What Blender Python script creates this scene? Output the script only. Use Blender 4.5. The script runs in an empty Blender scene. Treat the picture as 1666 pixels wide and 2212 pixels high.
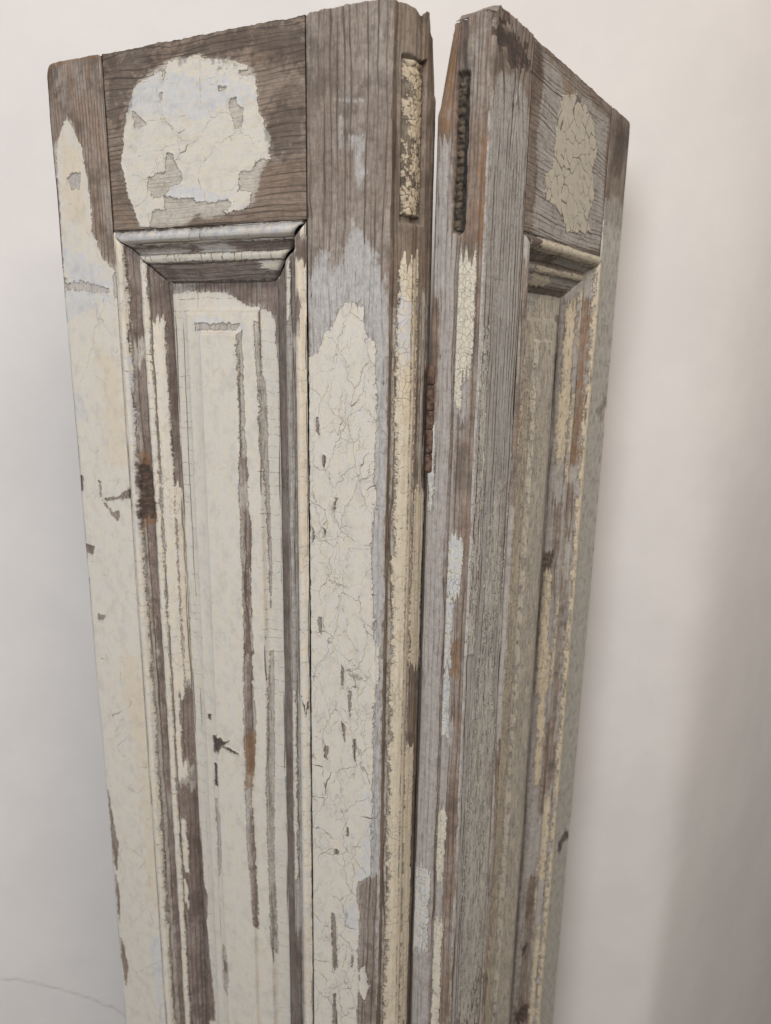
import bpy, math
import numpy as np
from mathutils import Matrix, Vector

# ------------------------------------------------------------------ camera, world, lamps, exposure
scene = bpy.context.scene
col = scene.collection
FLOOR = -0.65
TOP = 1.350                      # height of the shutter tops above the floor (m)
CAM_Z = TOP - 0.171
cam_d = bpy.data.cameras.new('camera'); cam = bpy.data.objects.new('camera', cam_d); col.objects.link(cam)
cam_d.sensor_fit = 'VERTICAL'; cam_d.sensor_height = 36.0; cam_d.sensor_width = 27.1
cam_d.lens = 1562.9 / 2212.0 * 36.0
cam_d.clip_start = 0.02; cam_d.clip_end = 60
cam_d.dof.use_dof = True; cam_d.dof.focus_distance = 0.45; cam_d.dof.aperture_fstop = cam_d.lens / 3.2
cam.matrix_world = (Matrix.Translation((0, 0, CAM_Z)) @ Matrix.Rotation(math.pi/2 - 0.23456, 4, 'X')
                    @ Matrix.Rotation(0.01647, 4, 'Z'))
scene.camera = cam

world = bpy.data.worlds.new('World'); scene.world = world; world.use_nodes = True
bg = world.node_tree.nodes['Background']
bg.inputs[0].default_value = (1.0, 0.955, 0.92, 1); bg.inputs[1].default_value = 0.37

def area(name, loc, target, size, power, color, size_y=None):
    l = bpy.data.lights.new(name, 'AREA'); l.energy = power; l.color = color
    l.shape = 'RECTANGLE'; l.size = size; l.size_y = size_y or size
    o = bpy.data.objects.new(name, l); col.objects.link(o); o.location = loc
    d = Vector(target) - Vector(loc); o.rotation_euler = d.to_track_quat('-Z', 'Y').to_euler()
    return o
area('window_light', (-0.55, -1.0, 1.78), (0, 0.6, 1.0), 0.6, 28, (0.94, 0.96, 1.0), 0.9)
area('room_light', (0.70, -0.75, 2.35), (0.15, 0.6, 1.1), 0.9, 27.0, (1.0, 0.88, 0.78))
area('cool_wall_fill', (-1.5, -0.1, 0.7), (-0.6, 0.72, 0.5), 0.6, 4.0, (0.80, 0.88, 1.0))  # added cool fill without a known source, tints the lower left wall bluish
scene.view_settings.view_transform = 'Standard'; scene.view_settings.look = 'None'
scene.view_settings.exposure = -0.46; scene.view_settings.gamma = 1.0
scene.view_settings.use_curve_mapping = False

# ------------------------------------------------------------------ numpy noise
def _h(ix, iy, seed):
    x = (ix.astype(np.int64)*374761393 + iy.astype(np.int64)*668265263 + int(seed)*1274126177) & 0xffffffff
    x = ((x ^ (x >> 13))*1274126177) & 0xffffffff
    x = (x ^ (x >> 16))
    x = (x*2246822519) & 0xffffffff
    return ((x ^ (x >> 15)) & 0xffffff).astype(np.float64)/16777215.0
def vn(x, y, seed):                                   # value noise, -1..1
    ix = np.floor(x); iy = np.floor(y); fx = x-ix; fy = y-iy
    fx = fx*fx*(3-2*fx); fy = fy*fy*(3-2*fy); ix = ix.astype(np.int64); iy = iy.astype(np.int64)
    a = _h(ix, iy, seed); b = _h(ix+1, iy, seed); c = _h(ix, iy+1, seed); d = _h(ix+1, iy+1, seed)
    return ((a*(1-fx)+b*fx)*(1-fy)+(c*(1-fx)+d*fx)*fy)*2-1
def fbm(x, y, seed, oct=3):
    s = 0; a = 1; t = 0
    for k in range(oct):
        s = s + a*vn(x*2**k+17.3*k, y*2**k+9.1*k, seed+k*31); t += a; a *= .55
    return s/t
def worley(x, y, seed, jit=.9):                       # F2-F1 in cell units, plus the nearest cell's random value
    ix = np.floor(x).astype(np.int64); iy = np.floor(y).astype(np.int64)
    f1 = np.full(x.shape, 9.); f2 = f1.copy(); cid = np.zeros(x.shape)
    for dx in (-1, 0, 1):
        for dy in (-1, 0, 1):
            jx = ix+dx; jy = iy+dy
            px = jx+.5+(_h(jx, jy, seed)-.5)*jit; py = jy+.5+(_h(jx, jy, seed+5)-.5)*jit
            d = np.hypot(px-x, py-y); n = d < f1
            f2 = np.where(n, f1, np.minimum(f2, d)); cid = np.where(n, _h(jx, jy, seed+9), cid); f1 = np.where(n, d, f1)
    return f2-f1, cid
def lines1d(t, wob, spacing, seed, jit=.75):          # distance to jittered parallel lines at t = k*spacing
    q = (t+wob)/spacing; k = np.floor(q).astype(np.int64); z = np.zeros_like(k); best = np.full(q.shape, 9.); bid = np.zeros(q.shape)
    for dk in (-1, 0, 1):
        kk = k+dk; p = kk+.5+(_h(kk, z, seed)-.5)*jit; d = np.abs(p-q); n = d < best
        bid = np.where(n, _h(kk, z, seed+3), bid); best = np.where(n, d, best)
    return best*spacing, bid
def smin0(a, b): return np.minimum(a, b)
def sstep(a, b, x):
    t = np.clip((x-a)/(b-a), 0, 1); return t*t*(3-2*t)

def sdpoly(px, py, pts):
    P = np.asarray(pts, float); d = np.full(px.shape, 1e9); ins = np.zeros(px.shape, bool)
    for i in range(len(P)):
        ax, ay = P[i]; bx, by = P[(i+1) % len(P)]; ex, ey = bx-ax, by-ay
        L = ex*ex+ey*ey+1e-9
        t = np.clip(((px-ax)*ex+(py-ay)*ey)/L, 0, 1)
        d = np.minimum(d, (px-ax-t*ex)**2+(py-ay-t*ey)**2)
        if abs(ey) > 1e-9:
            c = ((ay > py) != (by > py)) & (px < ex*(py-ay)/ey+ax); ins ^= c
    d = np.sqrt(d); return np.where(ins, d, -d)
PAINT = [
('L','rail','under','+',2,[(176.4,20.7),(162.8,14.4),(148.5,10.3),(142.8,8.1),(133.5,10.3),(125.4,9.9),(116.4,13.5),(101.1,15.9),(91.2,20.0),(85.7,24.8),(84.8,34.2),(83.9,45.5),(76.2,57.6),(77.1,69.0),(82.9,77.2),(86.4,86.8),(91.2,95.5),(107.1,98.7),(122.1,101.5),(131.7,98.4),(139.0,103.3),(155.0,105.2),(178.8,103.6),(181.1,94.8),(186.3,83.6),(188.2,70.5),(189.9,64.0),(185.9,45.3),(180.1,29.4)]),
('L','rail','cream','+',1.2,[(176.4,21.7),(160.1,15.7),(150.2,14.9),(148.5,10.3),(137.5,10.6),(125.4,10.4),(116.4,13.9),(101.1,16.4),(90.6,20.5),(92.6,23.9),(85.8,26.6),(85.2,36.0),(83.9,45.5),(76.2,59.5),(77.1,70.9),(87.8,70.5),(89.9,75.7),(99.5,75.5),(99.9,85.9),(90.9,87.5),(92.5,95.4),(108.4,98.6),(120.5,95.9),(133.9,88.9),(156.6,86.5),(156.4,93.9),(166.0,93.9),(171.3,104.0),(178.0,102.6),(181.1,94.8),(186.3,83.6),(188.2,70.5),(189.9,64.0),(185.9,45.3),(180.1,29.4)]),
('L','rail','cream','-',1.2,[(153.2,61.7),(148.5,62.1),(147.4,67.3),(141.5,74.4),(143.2,79.0),(151.9,81.5),(156.6,86.0),(165.4,86.5),(169.7,80.3),(168.7,74.6),(160.7,72.5),(154.9,71.9)]),
('L','rail','cream','-',3,[(142.8,94.7),(128.6,92.3),(113.5,91.2),(104.2,92.7),(108.4,97.6),(123.4,98.8),(138.8,99.1)]),
('L','rail','blue','+',4,[(147.1,73.5),(128.1,83.1),(106.7,89.5),(115.0,95.2),(156.9,89.6)]),
('L','rail','cream','-',0.5,[(104.5,36.7),(100.0,36.7),(99.5,40.6),(94.5,42.5),(96.1,51.9),(100.6,52.4),(104.1,42.5)]),
('L','rail','cream','-',0.5,[(178.4,35.7),(175.5,37.1),(166.6,44.1),(177.7,45.1)]),
('L','rail','cream','-',0.5,[(111.9,29.2),(106.1,29.7),(106.8,31.7),(111.4,31.4)]),
('L','rail','cream','-',0.5,[(156.4,27.2),(153.9,27.3),(154.8,30.7),(156.2,30.5)]),
('L','rail','cream','-',0.5,[(153.7,15.5),(150.9,15.3),(152.0,20.6),(153.4,20.9)]),
('L','rail','cream','-',0.5,[(96.3,23.0),(90.0,22.9),(90.7,25.6),(95.7,25.2)]),
('L','rail','blue','+',5,[(177.8,20.6),(151.7,16.7),(124.7,21.9),(86.5,29.3),(85.6,39.7),(112.5,40.6),(125.9,44.1),(153.4,40.3),(179.1,35.7)]),
('L','rail','dirt','+',8,[(199.9,0.7),(123.6,0.3),(52.6,0.7),(52.9,28.8),(81.2,16.2),(98.5,15.8),(151.0,7.1),(171.6,16.3),(181.0,23.2),(187.3,43.1),(197.8,42.1)]),
('L','rail','dirt','+',6,[(82.0,43.8),(53.1,46.8),(53.3,65.3),(71.6,73.2),(76.4,67.1)]),
('L','stile_in','under','+',6,[(52.7,136.8),(44.5,121.7),(36.6,122.0),(34.8,130.8),(29.3,127.2),(23.5,105.3),(16.2,112.9),(11.8,117.9),(7.4,127.8),(1.5,137.8),(-0.4,162.7),(-0.7,241.9),(-0.1,391.2),(-1.0,529.0),(-0.5,658.4),(56.1,687.0)]),
('L','stile_in','under','+',1.5,[(21.6,63.6),(16.1,62.9),(15.3,69.9),(18.4,76.1),(13.2,81.7),(18.3,88.4),(19.8,92.3),(21.5,82.3)]),
('L','stile_in','under','+',1.5,[(25.5,63.3),(21.6,63.0),(21.6,68.1),(24.7,71.1)]),
('L','stile_in','under','+',0.8,[(33.9,44.0),(23.3,45.8),(15.6,46.0),(15.5,48.2),(20.2,47.4),(33.5,45.0)]),
('L','stile_in','under','+',0.8,[(31.5,52.5),(29.9,52.6),(28.7,67.5),(31.1,69.2)]),
('L','stile_in','under','+',0.8,[(8.5,12.4),(7.0,12.6),(6.5,21.6),(7.9,21.4)]),
('L','stile_in','cream','+',1.6,[(52.2,181.9),(44.8,179.5),(41.6,166.9),(36.9,166.1),(32.9,157.7),(27.8,151.3),(21.8,151.3),(15.8,153.9),(14.2,166.7),(7.6,173.0),(6.1,215.1),(7.8,242.6),(6.2,270.7),(8.8,285.5),(7.8,314.9),(6.3,354.5),(2.3,359.9),(2.7,379.0),(5.8,392.6),(5.9,459.8),(6.7,528.2),(15.2,536.9),(17.3,543.4),(14.2,567.0),(16.2,593.3),(14.6,612.5),(16.4,667.0),(54.0,686.0)]),
('L','stile_in','cream','-',0.5,[(36.9,569.8),(34.5,570.5),(32.0,615.1),(35.0,620.8),(36.6,591.5)]),
('L','stile_in','under','-',0.5,[(36.9,569.8),(34.5,570.5),(32.0,615.1),(35.0,620.8),(36.6,591.5)]),
('L','stile_in','cream','-',0.5,[(20.4,428.3),(18.6,427.8),(18.1,446.5),(19.7,442.6)]),
('L','stile_in','under','-',0.5,[(20.4,428.3),(18.6,427.8),(18.1,446.5),(19.7,442.6)]),
('L','stile_in','cream','-',0.5,[(28.9,417.6),(26.3,421.2),(26.8,431.4),(28.0,427.4)]),
('L','stile_in','under','-',0.5,[(28.9,417.6),(26.3,421.2),(26.8,431.4),(28.0,427.4)]),
('L','stile_in','cream','-',0.5,[(24.2,392.4),(22.3,394.7),(22.7,413.1),(23.7,409.1)]),
('L','stile_in','under','-',0.5,[(24.2,392.4),(22.3,394.7),(22.7,413.1),(23.7,409.1)]),
('L','stile_in','cream','-',0.5,[(42.0,438.5),(39.7,439.3),(40.5,448.4),(42.2,447.4)]),
('L','stile_in','under','-',0.5,[(42.0,438.5),(39.7,439.3),(40.5,448.4),(42.2,447.4)]),
('L','stile_in','cream','-',0.5,[(29.3,376.9),(27.9,379.4),(28.1,393.3),(29.0,390.7)]),
('L','stile_in','under','-',0.5,[(29.3,376.9),(27.9,379.4),(28.1,393.3),(29.0,390.7)]),
('L','stile_in','cream','-',0.5,[(24.5,496.5),(23.4,496.1),(23.7,503.9),(24.6,504.3)]),
('L','stile_in','under','-',0.5,[(24.5,496.5),(23.4,496.1),(23.7,503.9),(24.6,504.3)]),
('L','stile_in','cream','-',0.5,[(20.9,599.9),(19.3,600.1),(19.5,609.5),(20.6,610.0)]),
('L','stile_in','under','-',0.5,[(20.9,599.9),(19.3,600.1),(19.5,609.5),(20.6,610.0)]),
('L','stile_in','cream','-',0.5,[(34.4,517.1),(31.3,517.5),(32.1,521.0),(34.0,520.9)]),
('L','stile_in','under','-',0.5,[(34.4,517.1),(31.3,517.5),(32.1,521.0),(34.0,520.9)]),
('L','stile_in','cream','-',0.5,[(35.6,641.2),(33.7,640.3),(32.0,666.2),(36.2,669.4)]),
('L','stile_in','under','-',0.5,[(35.6,641.2),(33.7,640.3),(32.0,666.2),(36.2,669.4)]),
('L','stile_in','cream','-',0.5,[(46.8,217.7),(45.5,218.8),(45.0,228.6),(46.5,226.5)]),
('L','stile_in','under','-',0.5,[(46.8,217.7),(45.5,218.8),(45.0,228.6),(46.5,226.5)]),
('L','stile_in','cream','-',0.5,[(42.5,240.7),(40.6,241.6),(41.2,248.4),(42.8,246.3)]),
('L','stile_in','under','-',0.5,[(42.5,240.7),(40.6,241.6),(41.2,248.4),(42.8,246.3)]),
('L','stile_in','cream','-',0.5,[(33.6,267.0),(32.6,266.9),(34.3,275.1),(35.2,274.0)]),
('L','stile_in','under','-',0.5,[(33.6,267.0),(32.6,266.9),(34.3,275.1),(35.2,274.0)]),
('L','stile_in','cream','-',0.5,[(46.4,347.1),(43.7,347.2),(44.4,358.6),(45.8,358.9)]),
('L','stile_in','under','-',0.5,[(46.4,347.1),(43.7,347.2),(44.4,358.6),(45.8,358.9)]),
('L','stile_in','cream','-',0.5,[(50.6,286.3),(48.7,293.2),(50.0,297.0)]),
('L','stile_in','under','-',0.5,[(50.6,286.3),(48.7,293.2),(50.0,297.0)]),
('L','stile_in','cream','-',0.5,[(42.4,286.5),(40.1,289.1),(41.4,291.1)]),
('L','stile_in','under','-',0.5,[(42.4,286.5),(40.1,289.1),(41.4,291.1)]),
('L','stile_in','under','-',3,[(15.8,538.8),(1.7,527.2),(0.6,651.7),(15.7,659.2),(14.6,590.5)]),
('L','stile_in','cream','+',2,[(13.7,608.6),(9.8,605.2),(6.5,620.7),(9.5,637.5),(13.5,630.8)]),
('L','stile_in','blue','+',2,[(27.3,569.3),(19.5,558.0),(14.9,562.6),(16.3,581.2),(22.5,582.2)]),
('L','stile_in','blue','+',5,[(11.3,462.1),(4.1,461.4),(4.6,529.9),(16.6,539.1),(12.3,509.3),(8.1,485.0)]),
('L','stile_out','under','+',1.6,[(241.0,42.3),(234.0,32.2),(229.7,36.9),(224.7,50.3),(220.9,67.0),(218.4,89.4),(218.5,105.2),(211.9,120.4),(199.8,128.7),(185.8,188.5),(173.9,783.6),(316.8,860.4),(254.0,177.8),(249.8,128.8),(250.4,105.1),(249.9,87.7),(252.2,64.7),(251.2,50.2)]),
('L','stile_out','cream','+',2.2,[(242.3,42.2),(234.2,34.3),(229.6,39.1),(224.5,51.4),(221.0,68.1),(218.8,89.4),(219.1,105.2),(212.7,120.3),(203.1,129.8),(203.2,164.9),(251.3,177.7),(248.4,128.8),(247.8,105.2),(247.4,87.8),(247.6,66.2),(246.0,52.9)]),
('L','stile_out','cream','-',2.5,[(247.3,137.2),(231.8,136.2),(218.7,138.8),(207.4,141.3),(209.3,144.2),(224.2,143.5),(240.9,140.9),(246.9,140.8)]),
('L','stile_out','yellow','+',4,[(241.8,42.3),(224.3,53.6),(221.6,104.0),(242.2,93.8)]),
('L','stile_out','cream','-',1,[(231.6,67.4),(225.9,67.8),(228.5,76.5),(235.2,77.2),(237.7,70.3)]),
('L','stile_out','cream','+',2,[(243.6,77.8),(227.9,78.8),(224.0,83.5),(218.6,90.5),(220.1,105.2),(228.5,106.0),(236.4,102.2),(237.1,94.1),(243.6,91.5)]),
('L','stile_out','cream','+',3,[(250.4,162.8),(225.2,153.0),(201.4,146.1),(185.8,188.5),(173.9,783.6),(318.0,861.1),(255.0,216.1)]),
('L','stile_out','under','-',1,[(250.5,64.9),(248.6,68.4),(249.3,87.7),(252.1,91.0)]),
('L','stile_out','under','-',1,[(248.7,91.2),(247.0,91.3),(247.7,111.0),(249.7,113.3),(249.8,100.4)]),
('L','stile_out','cream','-',1.1,[(227.0,287.5),(212.7,284.9),(203.6,279.7),(196.9,280.8),(195.0,282.8),(202.3,284.9),(214.6,287.5),(225.4,290.0)]),
('L','stile_out','under','-',1.5,[(227.0,287.5),(212.7,284.9),(203.6,279.7),(196.9,280.8),(195.0,282.8),(202.3,284.9),(214.6,287.5),(225.4,290.0)]),
('L','stile_out','cream','-',1.1,[(228.9,289.1),(225.2,291.4),(220.1,298.5),(212.8,295.9),(212.6,299.7),(215.7,303.1),(219.0,300.7),(224.4,294.3)]),
('L','stile_out','under','-',1.5,[(228.9,289.1),(225.2,291.4),(220.1,298.5),(212.8,295.9),(212.6,299.7),(215.7,303.1),(219.0,300.7),(224.4,294.3)]),
('L','stile_out','cream','-',1.1,[(252.5,272.7),(246.2,273.4),(247.8,285.2),(252.0,284.9)]),
('L','stile_out','under','-',1.5,[(252.5,272.7),(246.2,273.4),(247.8,285.2),(252.0,284.9)]),
('L','stile_out','cream','-',1.1,[(251.9,325.6),(239.9,326.1),(243.4,332.9),(250.7,331.8)]),
('L','stile_out','under','-',1.5,[(251.9,325.6),(239.9,326.1),(243.4,332.9),(250.7,331.8)]),
('L','stile_out','cream','-',1.1,[(241.8,380.7),(235.3,381.0),(237.6,385.1),(242.6,384.6)]),
('L','stile_out','under','-',1.5,[(241.8,380.7),(235.3,381.0),(237.6,385.1),(242.6,384.6)]),
('L','stile_out','cream','-',1.1,[(231.0,274.7),(229.3,275.9),(228.8,288.0),(230.4,286.8)]),
('L','stile_out','under','-',1.5,[(231.0,274.7),(229.3,275.9),(228.8,288.0),(230.4,286.8)]),
('L','stile_out','cream','-',1.1,[(252.5,370.7),(250.6,377.8),(250.5,400.3),(252.9,399.3)]),
('L','stile_out','under','-',1.5,[(252.5,370.7),(250.6,377.8),(250.5,400.3),(252.9,399.3)]),
('L','stile_out','cream','-',1.1,[(252.8,224.6),(251.2,229.8),(252.4,232.5)]),
('L','stile_out','under','-',1.5,[(252.8,224.6),(251.2,229.8),(252.4,232.5)]),
('L','stile_out','cream','-',1.1,[(252.6,249.7),(250.0,250.9),(250.8,271.1),(252.9,270.0)]),
('L','stile_out','under','-',1.5,[(252.6,249.7),(250.0,250.9),(250.8,271.1),(252.9,270.0)]),
('L','stile_out','cream','-',1.1,[(251.4,338.4),(249.9,341.1),(249.7,357.0),(251.5,355.8)]),
('L','stile_out','under','-',1.5,[(251.4,338.4),(249.9,341.1),(249.7,357.0),(251.5,355.8)]),
('L','stile_out','cream','-',1.3,[(248.2,536.1),(246.7,542.9),(244.1,571.8),(241.1,582.1),(244.4,610.0),(246.8,612.8),(248.6,573.3)]),
('L','stile_out','under','-',2,[(248.2,536.1),(246.7,542.9),(244.1,571.8),(241.1,582.1),(244.4,610.0),(246.8,612.8),(248.6,573.3)]),
('L','stile_out','cream','-',1.3,[(247.2,616.8),(244.1,631.3),(246.0,663.8),(247.9,654.5)]),
('L','stile_out','under','-',2,[(247.2,616.8),(244.1,631.3),(246.0,663.8),(247.9,654.5)]),
('L','stile_out','cream','-',1.3,[(247.3,682.6),(243.8,689.3),(241.0,708.7),(244.9,731.4),(247.3,703.2)]),
('L','stile_out','under','-',2,[(247.3,682.6),(243.8,689.3),(241.0,708.7),(244.9,731.4),(247.3,703.2)]),
('L','stile_out','blue','+',3,[(212.0,663.7),(200.1,660.6),(200.4,694.5),(206.9,754.5),(209.9,735.9),(212.8,688.0)]),
('L','stile_out','blue','+',3,[(249.4,214.0),(240.3,212.3),(240.4,229.1),(249.7,232.3)]),
('L','stile_out','blue','+',5,[(245.9,111.1),(206.3,129.7),(204.6,146.0),(250.4,162.8)]),
('L','stile_out','yellow','+',6,[(222.7,176.7),(211.3,180.2),(202.9,197.1),(201.9,260.1),(219.8,268.3),(220.5,222.9),(225.3,185.4)]),
('L','stile_out','yellow','+',6,[(222.6,408.8),(198.7,403.9),(198.0,469.2),(202.2,576.0),(202.2,632.4),(212.3,626.7),(211.0,507.1),(222.4,450.1)]),
('L','stile_out','rust','+',1.5,[(252.0,4.5),(247.1,-0.8),(224.4,-2.0),(202.0,-1.1),(202.2,1.6),(224.7,1.0),(243.5,2.9),(250.3,13.2)]),
('L','stile_out','knot','+',1,[(203.4,277.3),(193.3,277.6),(195.6,285.7),(204.1,285.3)]),
('L','stile_out','dirt','+',5,[(249.2,2.7),(239.0,-0.3),(242.7,16.2),(250.1,21.8)]),
('L','m_top','under','+',1.0,[(0.0,53.0),(32.0,53.0),(32.0,201.0),(0.0,201.0)]),
('L','m_top','cream','+',1.0,[(0.0,50.0),(9.5,50.0),(9.5,205.0),(0.0,205.0)]),
('L','m_top','under','-',1.5,[(9.0,50.0),(15.0,50.0),(15.0,85.0),(9.0,85.0)]),
('L','m_top','under','-',1.5,[(9.0,85.0),(15.0,85.0),(15.0,112.0),(9.0,112.0)]),
('L','m_top','under','-',1.5,[(10.0,137.0),(15.0,137.0),(15.0,150.0),(10.0,150.0)]),
('L','m_top','under','-',1.5,[(9.5,150.0),(12.0,150.0),(12.0,205.0),(9.5,205.0)]),
('L','m_top','under','-',1.5,[(20.5,92.0),(31.0,92.0),(31.0,205.0),(20.5,205.0)]),
('L','m_top','under','-',1.5,[(20.5,50.0),(31.0,50.0),(31.0,92.0),(20.5,92.0)]),
('L','m_top','under','-',1.5,[(13.0,50.0),(15.0,50.0),(15.0,60.0),(13.0,60.0)]),
('L','m_top','cream','+',0.8,[(14.8,55.0),(20.2,55.0),(20.2,190.0),(14.8,190.0)]),
('L','m_top','cream','+',1.2,[(20.0,66.0),(26.0,66.0),(26.0,92.0),(20.0,92.0)]),
('L','m_top','under','+',1,[(20.4,60.0),(26.0,60.0),(26.0,95.0),(20.4,95.0)]),
('L','m_top','under','+',0.5,[(30.4,84.0),(33.0,84.0),(33.0,175.0),(30.4,175.0)]),
('L','m_top','blue','+',1,[(0.0,50.0),(7.0,50.0),(7.0,205.0),(0.0,205.0)]),
('L','m_top','knot','+',1,[(-1.0,110.0),(1.2,110.0),(1.2,190.0),(-1.0,190.0)]),
('L','m_top','dirt','+',2,[(-1.0,50.0),(3.0,50.0),(3.0,205.0),(-1.0,205.0)]),
('L','m_top','knot','+',0.6,[(30.6,60.0),(33.0,60.0),(33.0,190.0),(30.6,190.0)]),
('L','m_top','yellow','+',1,[(1.0,85.0),(7.0,85.0),(7.0,95.0),(1.0,95.0)]),
('L','m_out','under','+',1.0,[(-1.0,90.0),(33.0,90.0),(33.0,1300.0),(-1.0,1300.0)]),
('L','m_out','cream','+',0.8,[(-1.0,100.0),(8.2,100.0),(8.2,1300.0),(-1.0,1300.0)]),
('L','m_out','blue','+',2,[(5.5,176.1),(9.0,176.1),(9.0,319.6),(5.5,319.6)]),
('L','m_out','yellow','+',1,[(0.0,105.2),(5.0,105.2),(5.0,258.8),(0.0,258.8)]),
('L','m_out','under','-',0.9,[(8.2,100.3),(14.6,100.3),(14.6,174.5),(8.2,174.5)]),
('L','m_out','under','-',1.6,[(8.8,191.5),(14.2,191.5),(14.2,220.0),(8.8,220.0)]),
('L','m_out','under','-',1.3,[(9.8,220.0),(14.6,220.0),(14.6,374.7),(9.8,374.7)]),
('L','m_out','under','-',1.6,[(10.5,374.7),(14.4,374.7),(14.4,761.2),(10.5,761.2)]),
('L','m_out','under','+',0.8,[(11.5,519.4),(13.5,519.4),(13.5,544.6),(11.5,544.6)]),
('L','m_out','cream','+',0.9,[(14.8,119.2),(20.2,119.2),(20.2,758.3),(14.8,758.3)]),
('L','m_out','under','-',0.4,[(20.0,121.8),(28.3,121.8),(28.3,161.7),(20.0,161.7)]),
('L','m_out','under','-',0.8,[(27.6,121.5),(33.0,121.5),(33.0,279.2),(27.6,279.2)]),
('L','m_out','cream','+',0.5,[(20.4,162.0),(28.0,162.0),(28.0,514.3),(20.4,514.3)]),
('L','m_out','cream','+',0.6,[(28.0,274.1),(33.0,274.1),(33.0,431.5),(28.0,431.5)]),
('L','m_out','yellow','+',0.6,[(29.5,259.1),(32.0,259.1),(32.0,439.3),(29.5,439.3)]),
('L','m_out','under','-',1.1,[(24.0,434.9),(33.0,434.9),(33.0,494.5),(24.0,494.5)]),
('L','m_out','cream','-',1.1,[(24.5,438.9),(33.0,438.9),(33.0,498.7),(24.5,498.7)]),
('L','m_out','under','-',1.2,[(20.5,518.9),(33.0,518.9),(33.0,848.3),(20.5,848.3)]),
('L','m_out','cream','-',1.2,[(21.0,514.8),(33.0,514.8),(33.0,848.4),(21.0,848.4)]),
('L','m_out','cream','+',1.3,[(20.4,547.9),(25.0,547.9),(25.0,599.9),(20.4,599.9)]),
('L','m_out','cream','+',0.7,[(20.0,608.8),(23.5,608.8),(23.5,631.3),(20.0,631.3)]),
('L','m_out','knot','+',2.2,[(7.5,260.8),(16.0,260.8),(16.0,299.8),(7.5,299.8)]),
('L','m_out','rust','+',2.5,[(6.0,252.5),(17.0,252.5),(17.0,306.7),(6.0,306.7)]),
('L','m_out','dirt','+',1,[(28.5,133.3),(33.0,133.3),(33.0,259.1),(28.5,259.1)]),
('L','m_out','dirt','+',1,[(29.0,499.3),(33.0,499.3),(33.0,798.0),(29.0,798.0)]),
('L','m_out','rust','+',1.2,[(8.0,265.8),(13.0,265.8),(13.0,277.6),(8.0,277.6)]),
('L','m_in','under','+',1.0,[(-1.0,90.0),(33.0,90.0),(33.0,1300.0),(-1.0,1300.0)]),
('L','m_in','cream','+',1.1,[(-1.0,100.0),(8.0,100.0),(8.0,1300.0),(-1.0,1300.0)]),
('L','m_in','cream','-',1,[(-1.0,111.4),(6.0,111.4),(6.0,127.9),(-1.0,127.9)]),
('L','m_in','under','-',1,[(-1.0,113.9),(6.0,113.9),(6.0,127.1),(-1.0,127.1)]),
('L','m_in','cream','-',1.4,[(4.0,147.2),(8.0,147.2),(8.0,168.5),(4.0,168.5)]),
('L','m_in','under','-',1.2,[(4.0,149.9),(8.2,149.9),(8.2,163.1),(4.0,163.1)]),
('L','m_in','under','-',1.6,[(8.5,120.4),(14.5,120.4),(14.5,168.4),(8.5,168.4)]),
('L','m_in','under','-',1.6,[(10.5,179.5),(13.0,179.5),(13.0,409.5),(10.5,409.5)]),
('L','m_in','under','-',0.7,[(8.4,233.2),(9.6,233.2),(9.6,340.6),(8.4,340.6)]),
('L','m_in','cream','+',0.5,[(15.0,125.4),(18.0,125.4),(18.0,163.0),(15.0,163.0)]),
('L','m_in','under','-',2.2,[(19.5,124.6),(31.0,124.6),(31.0,383.7),(19.5,383.7)]),
('L','m_in','under','+',1.4,[(15.0,163.0),(19.0,163.0),(19.0,410.7),(15.0,410.7)]),
('L','m_in','under','-',2.4,[(20.5,380.2),(30.0,380.2),(30.0,743.3),(20.5,743.3)]),
('L','m_in','under','-',2,[(14.0,607.7),(33.0,607.7),(33.0,741.0),(14.0,741.0)]),
('L','m_in','cream','+',1.5,[(15.0,410.7),(18.5,410.7),(18.5,560.4),(15.0,560.4)]),
('L','m_in','rust','+',1.5,[(3.0,597.7),(8.0,597.7),(8.0,673.3),(3.0,673.3)]),
('L','m_in','yellow','+',1,[(0.0,126.6),(8.0,126.6),(8.0,322.1),(0.0,322.1)]),
('L','m_in','dirt','+',1,[(29.0,123.9),(33.0,123.9),(33.0,751.9),(29.0,751.9)]),
('L','m_in','cream','-',0.3,[(1.0,408.7),(4.0,408.7),(4.0,413.8),(1.0,413.8)]),
('L','m_in','under','-',0.3,[(1.0,408.7),(4.0,408.7),(4.0,413.8),(1.0,413.8)]),
('L','panel','under','+',1.0,[(80.0,130.0),(175.0,130.0),(175.0,1300.0),(80.0,1300.0)]),
('L','panel','cream','+',1.0,[(80.0,130.0),(175.0,130.0),(175.0,1300.0),(80.0,1300.0)]),
('L','panel','cream','-',1.2,[(172.9,133.9),(83.8,135.5),(83.4,174.8),(87.4,174.9),(87.0,157.2),(96.4,152.8),(107.5,151.6),(115.8,147.1),(124.1,142.8),(143.1,142.6),(150.5,141.1),(164.2,142.7),(172.0,143.2)]),
('L','panel','under','-',1.5,[(128.1,134.7),(83.8,135.5),(83.4,174.8),(87.4,174.9),(87.0,158.3),(96.4,150.6),(107.5,151.1),(115.8,147.7),(125.5,141.4),(143.0,141.2),(157.9,138.7)]),
('L','panel','cream','-',1.2,[(93.6,148.0),(77.5,147.0),(79.5,251.6),(82.3,239.9),(83.8,202.7),(86.3,182.3),(86.9,163.3)]),
('L','panel','under','-',1,[(87.5,148.0),(77.5,147.0),(79.5,251.6),(82.3,239.9),(83.3,202.6),(84.3,182.3),(85.9,163.3)]),
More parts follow.
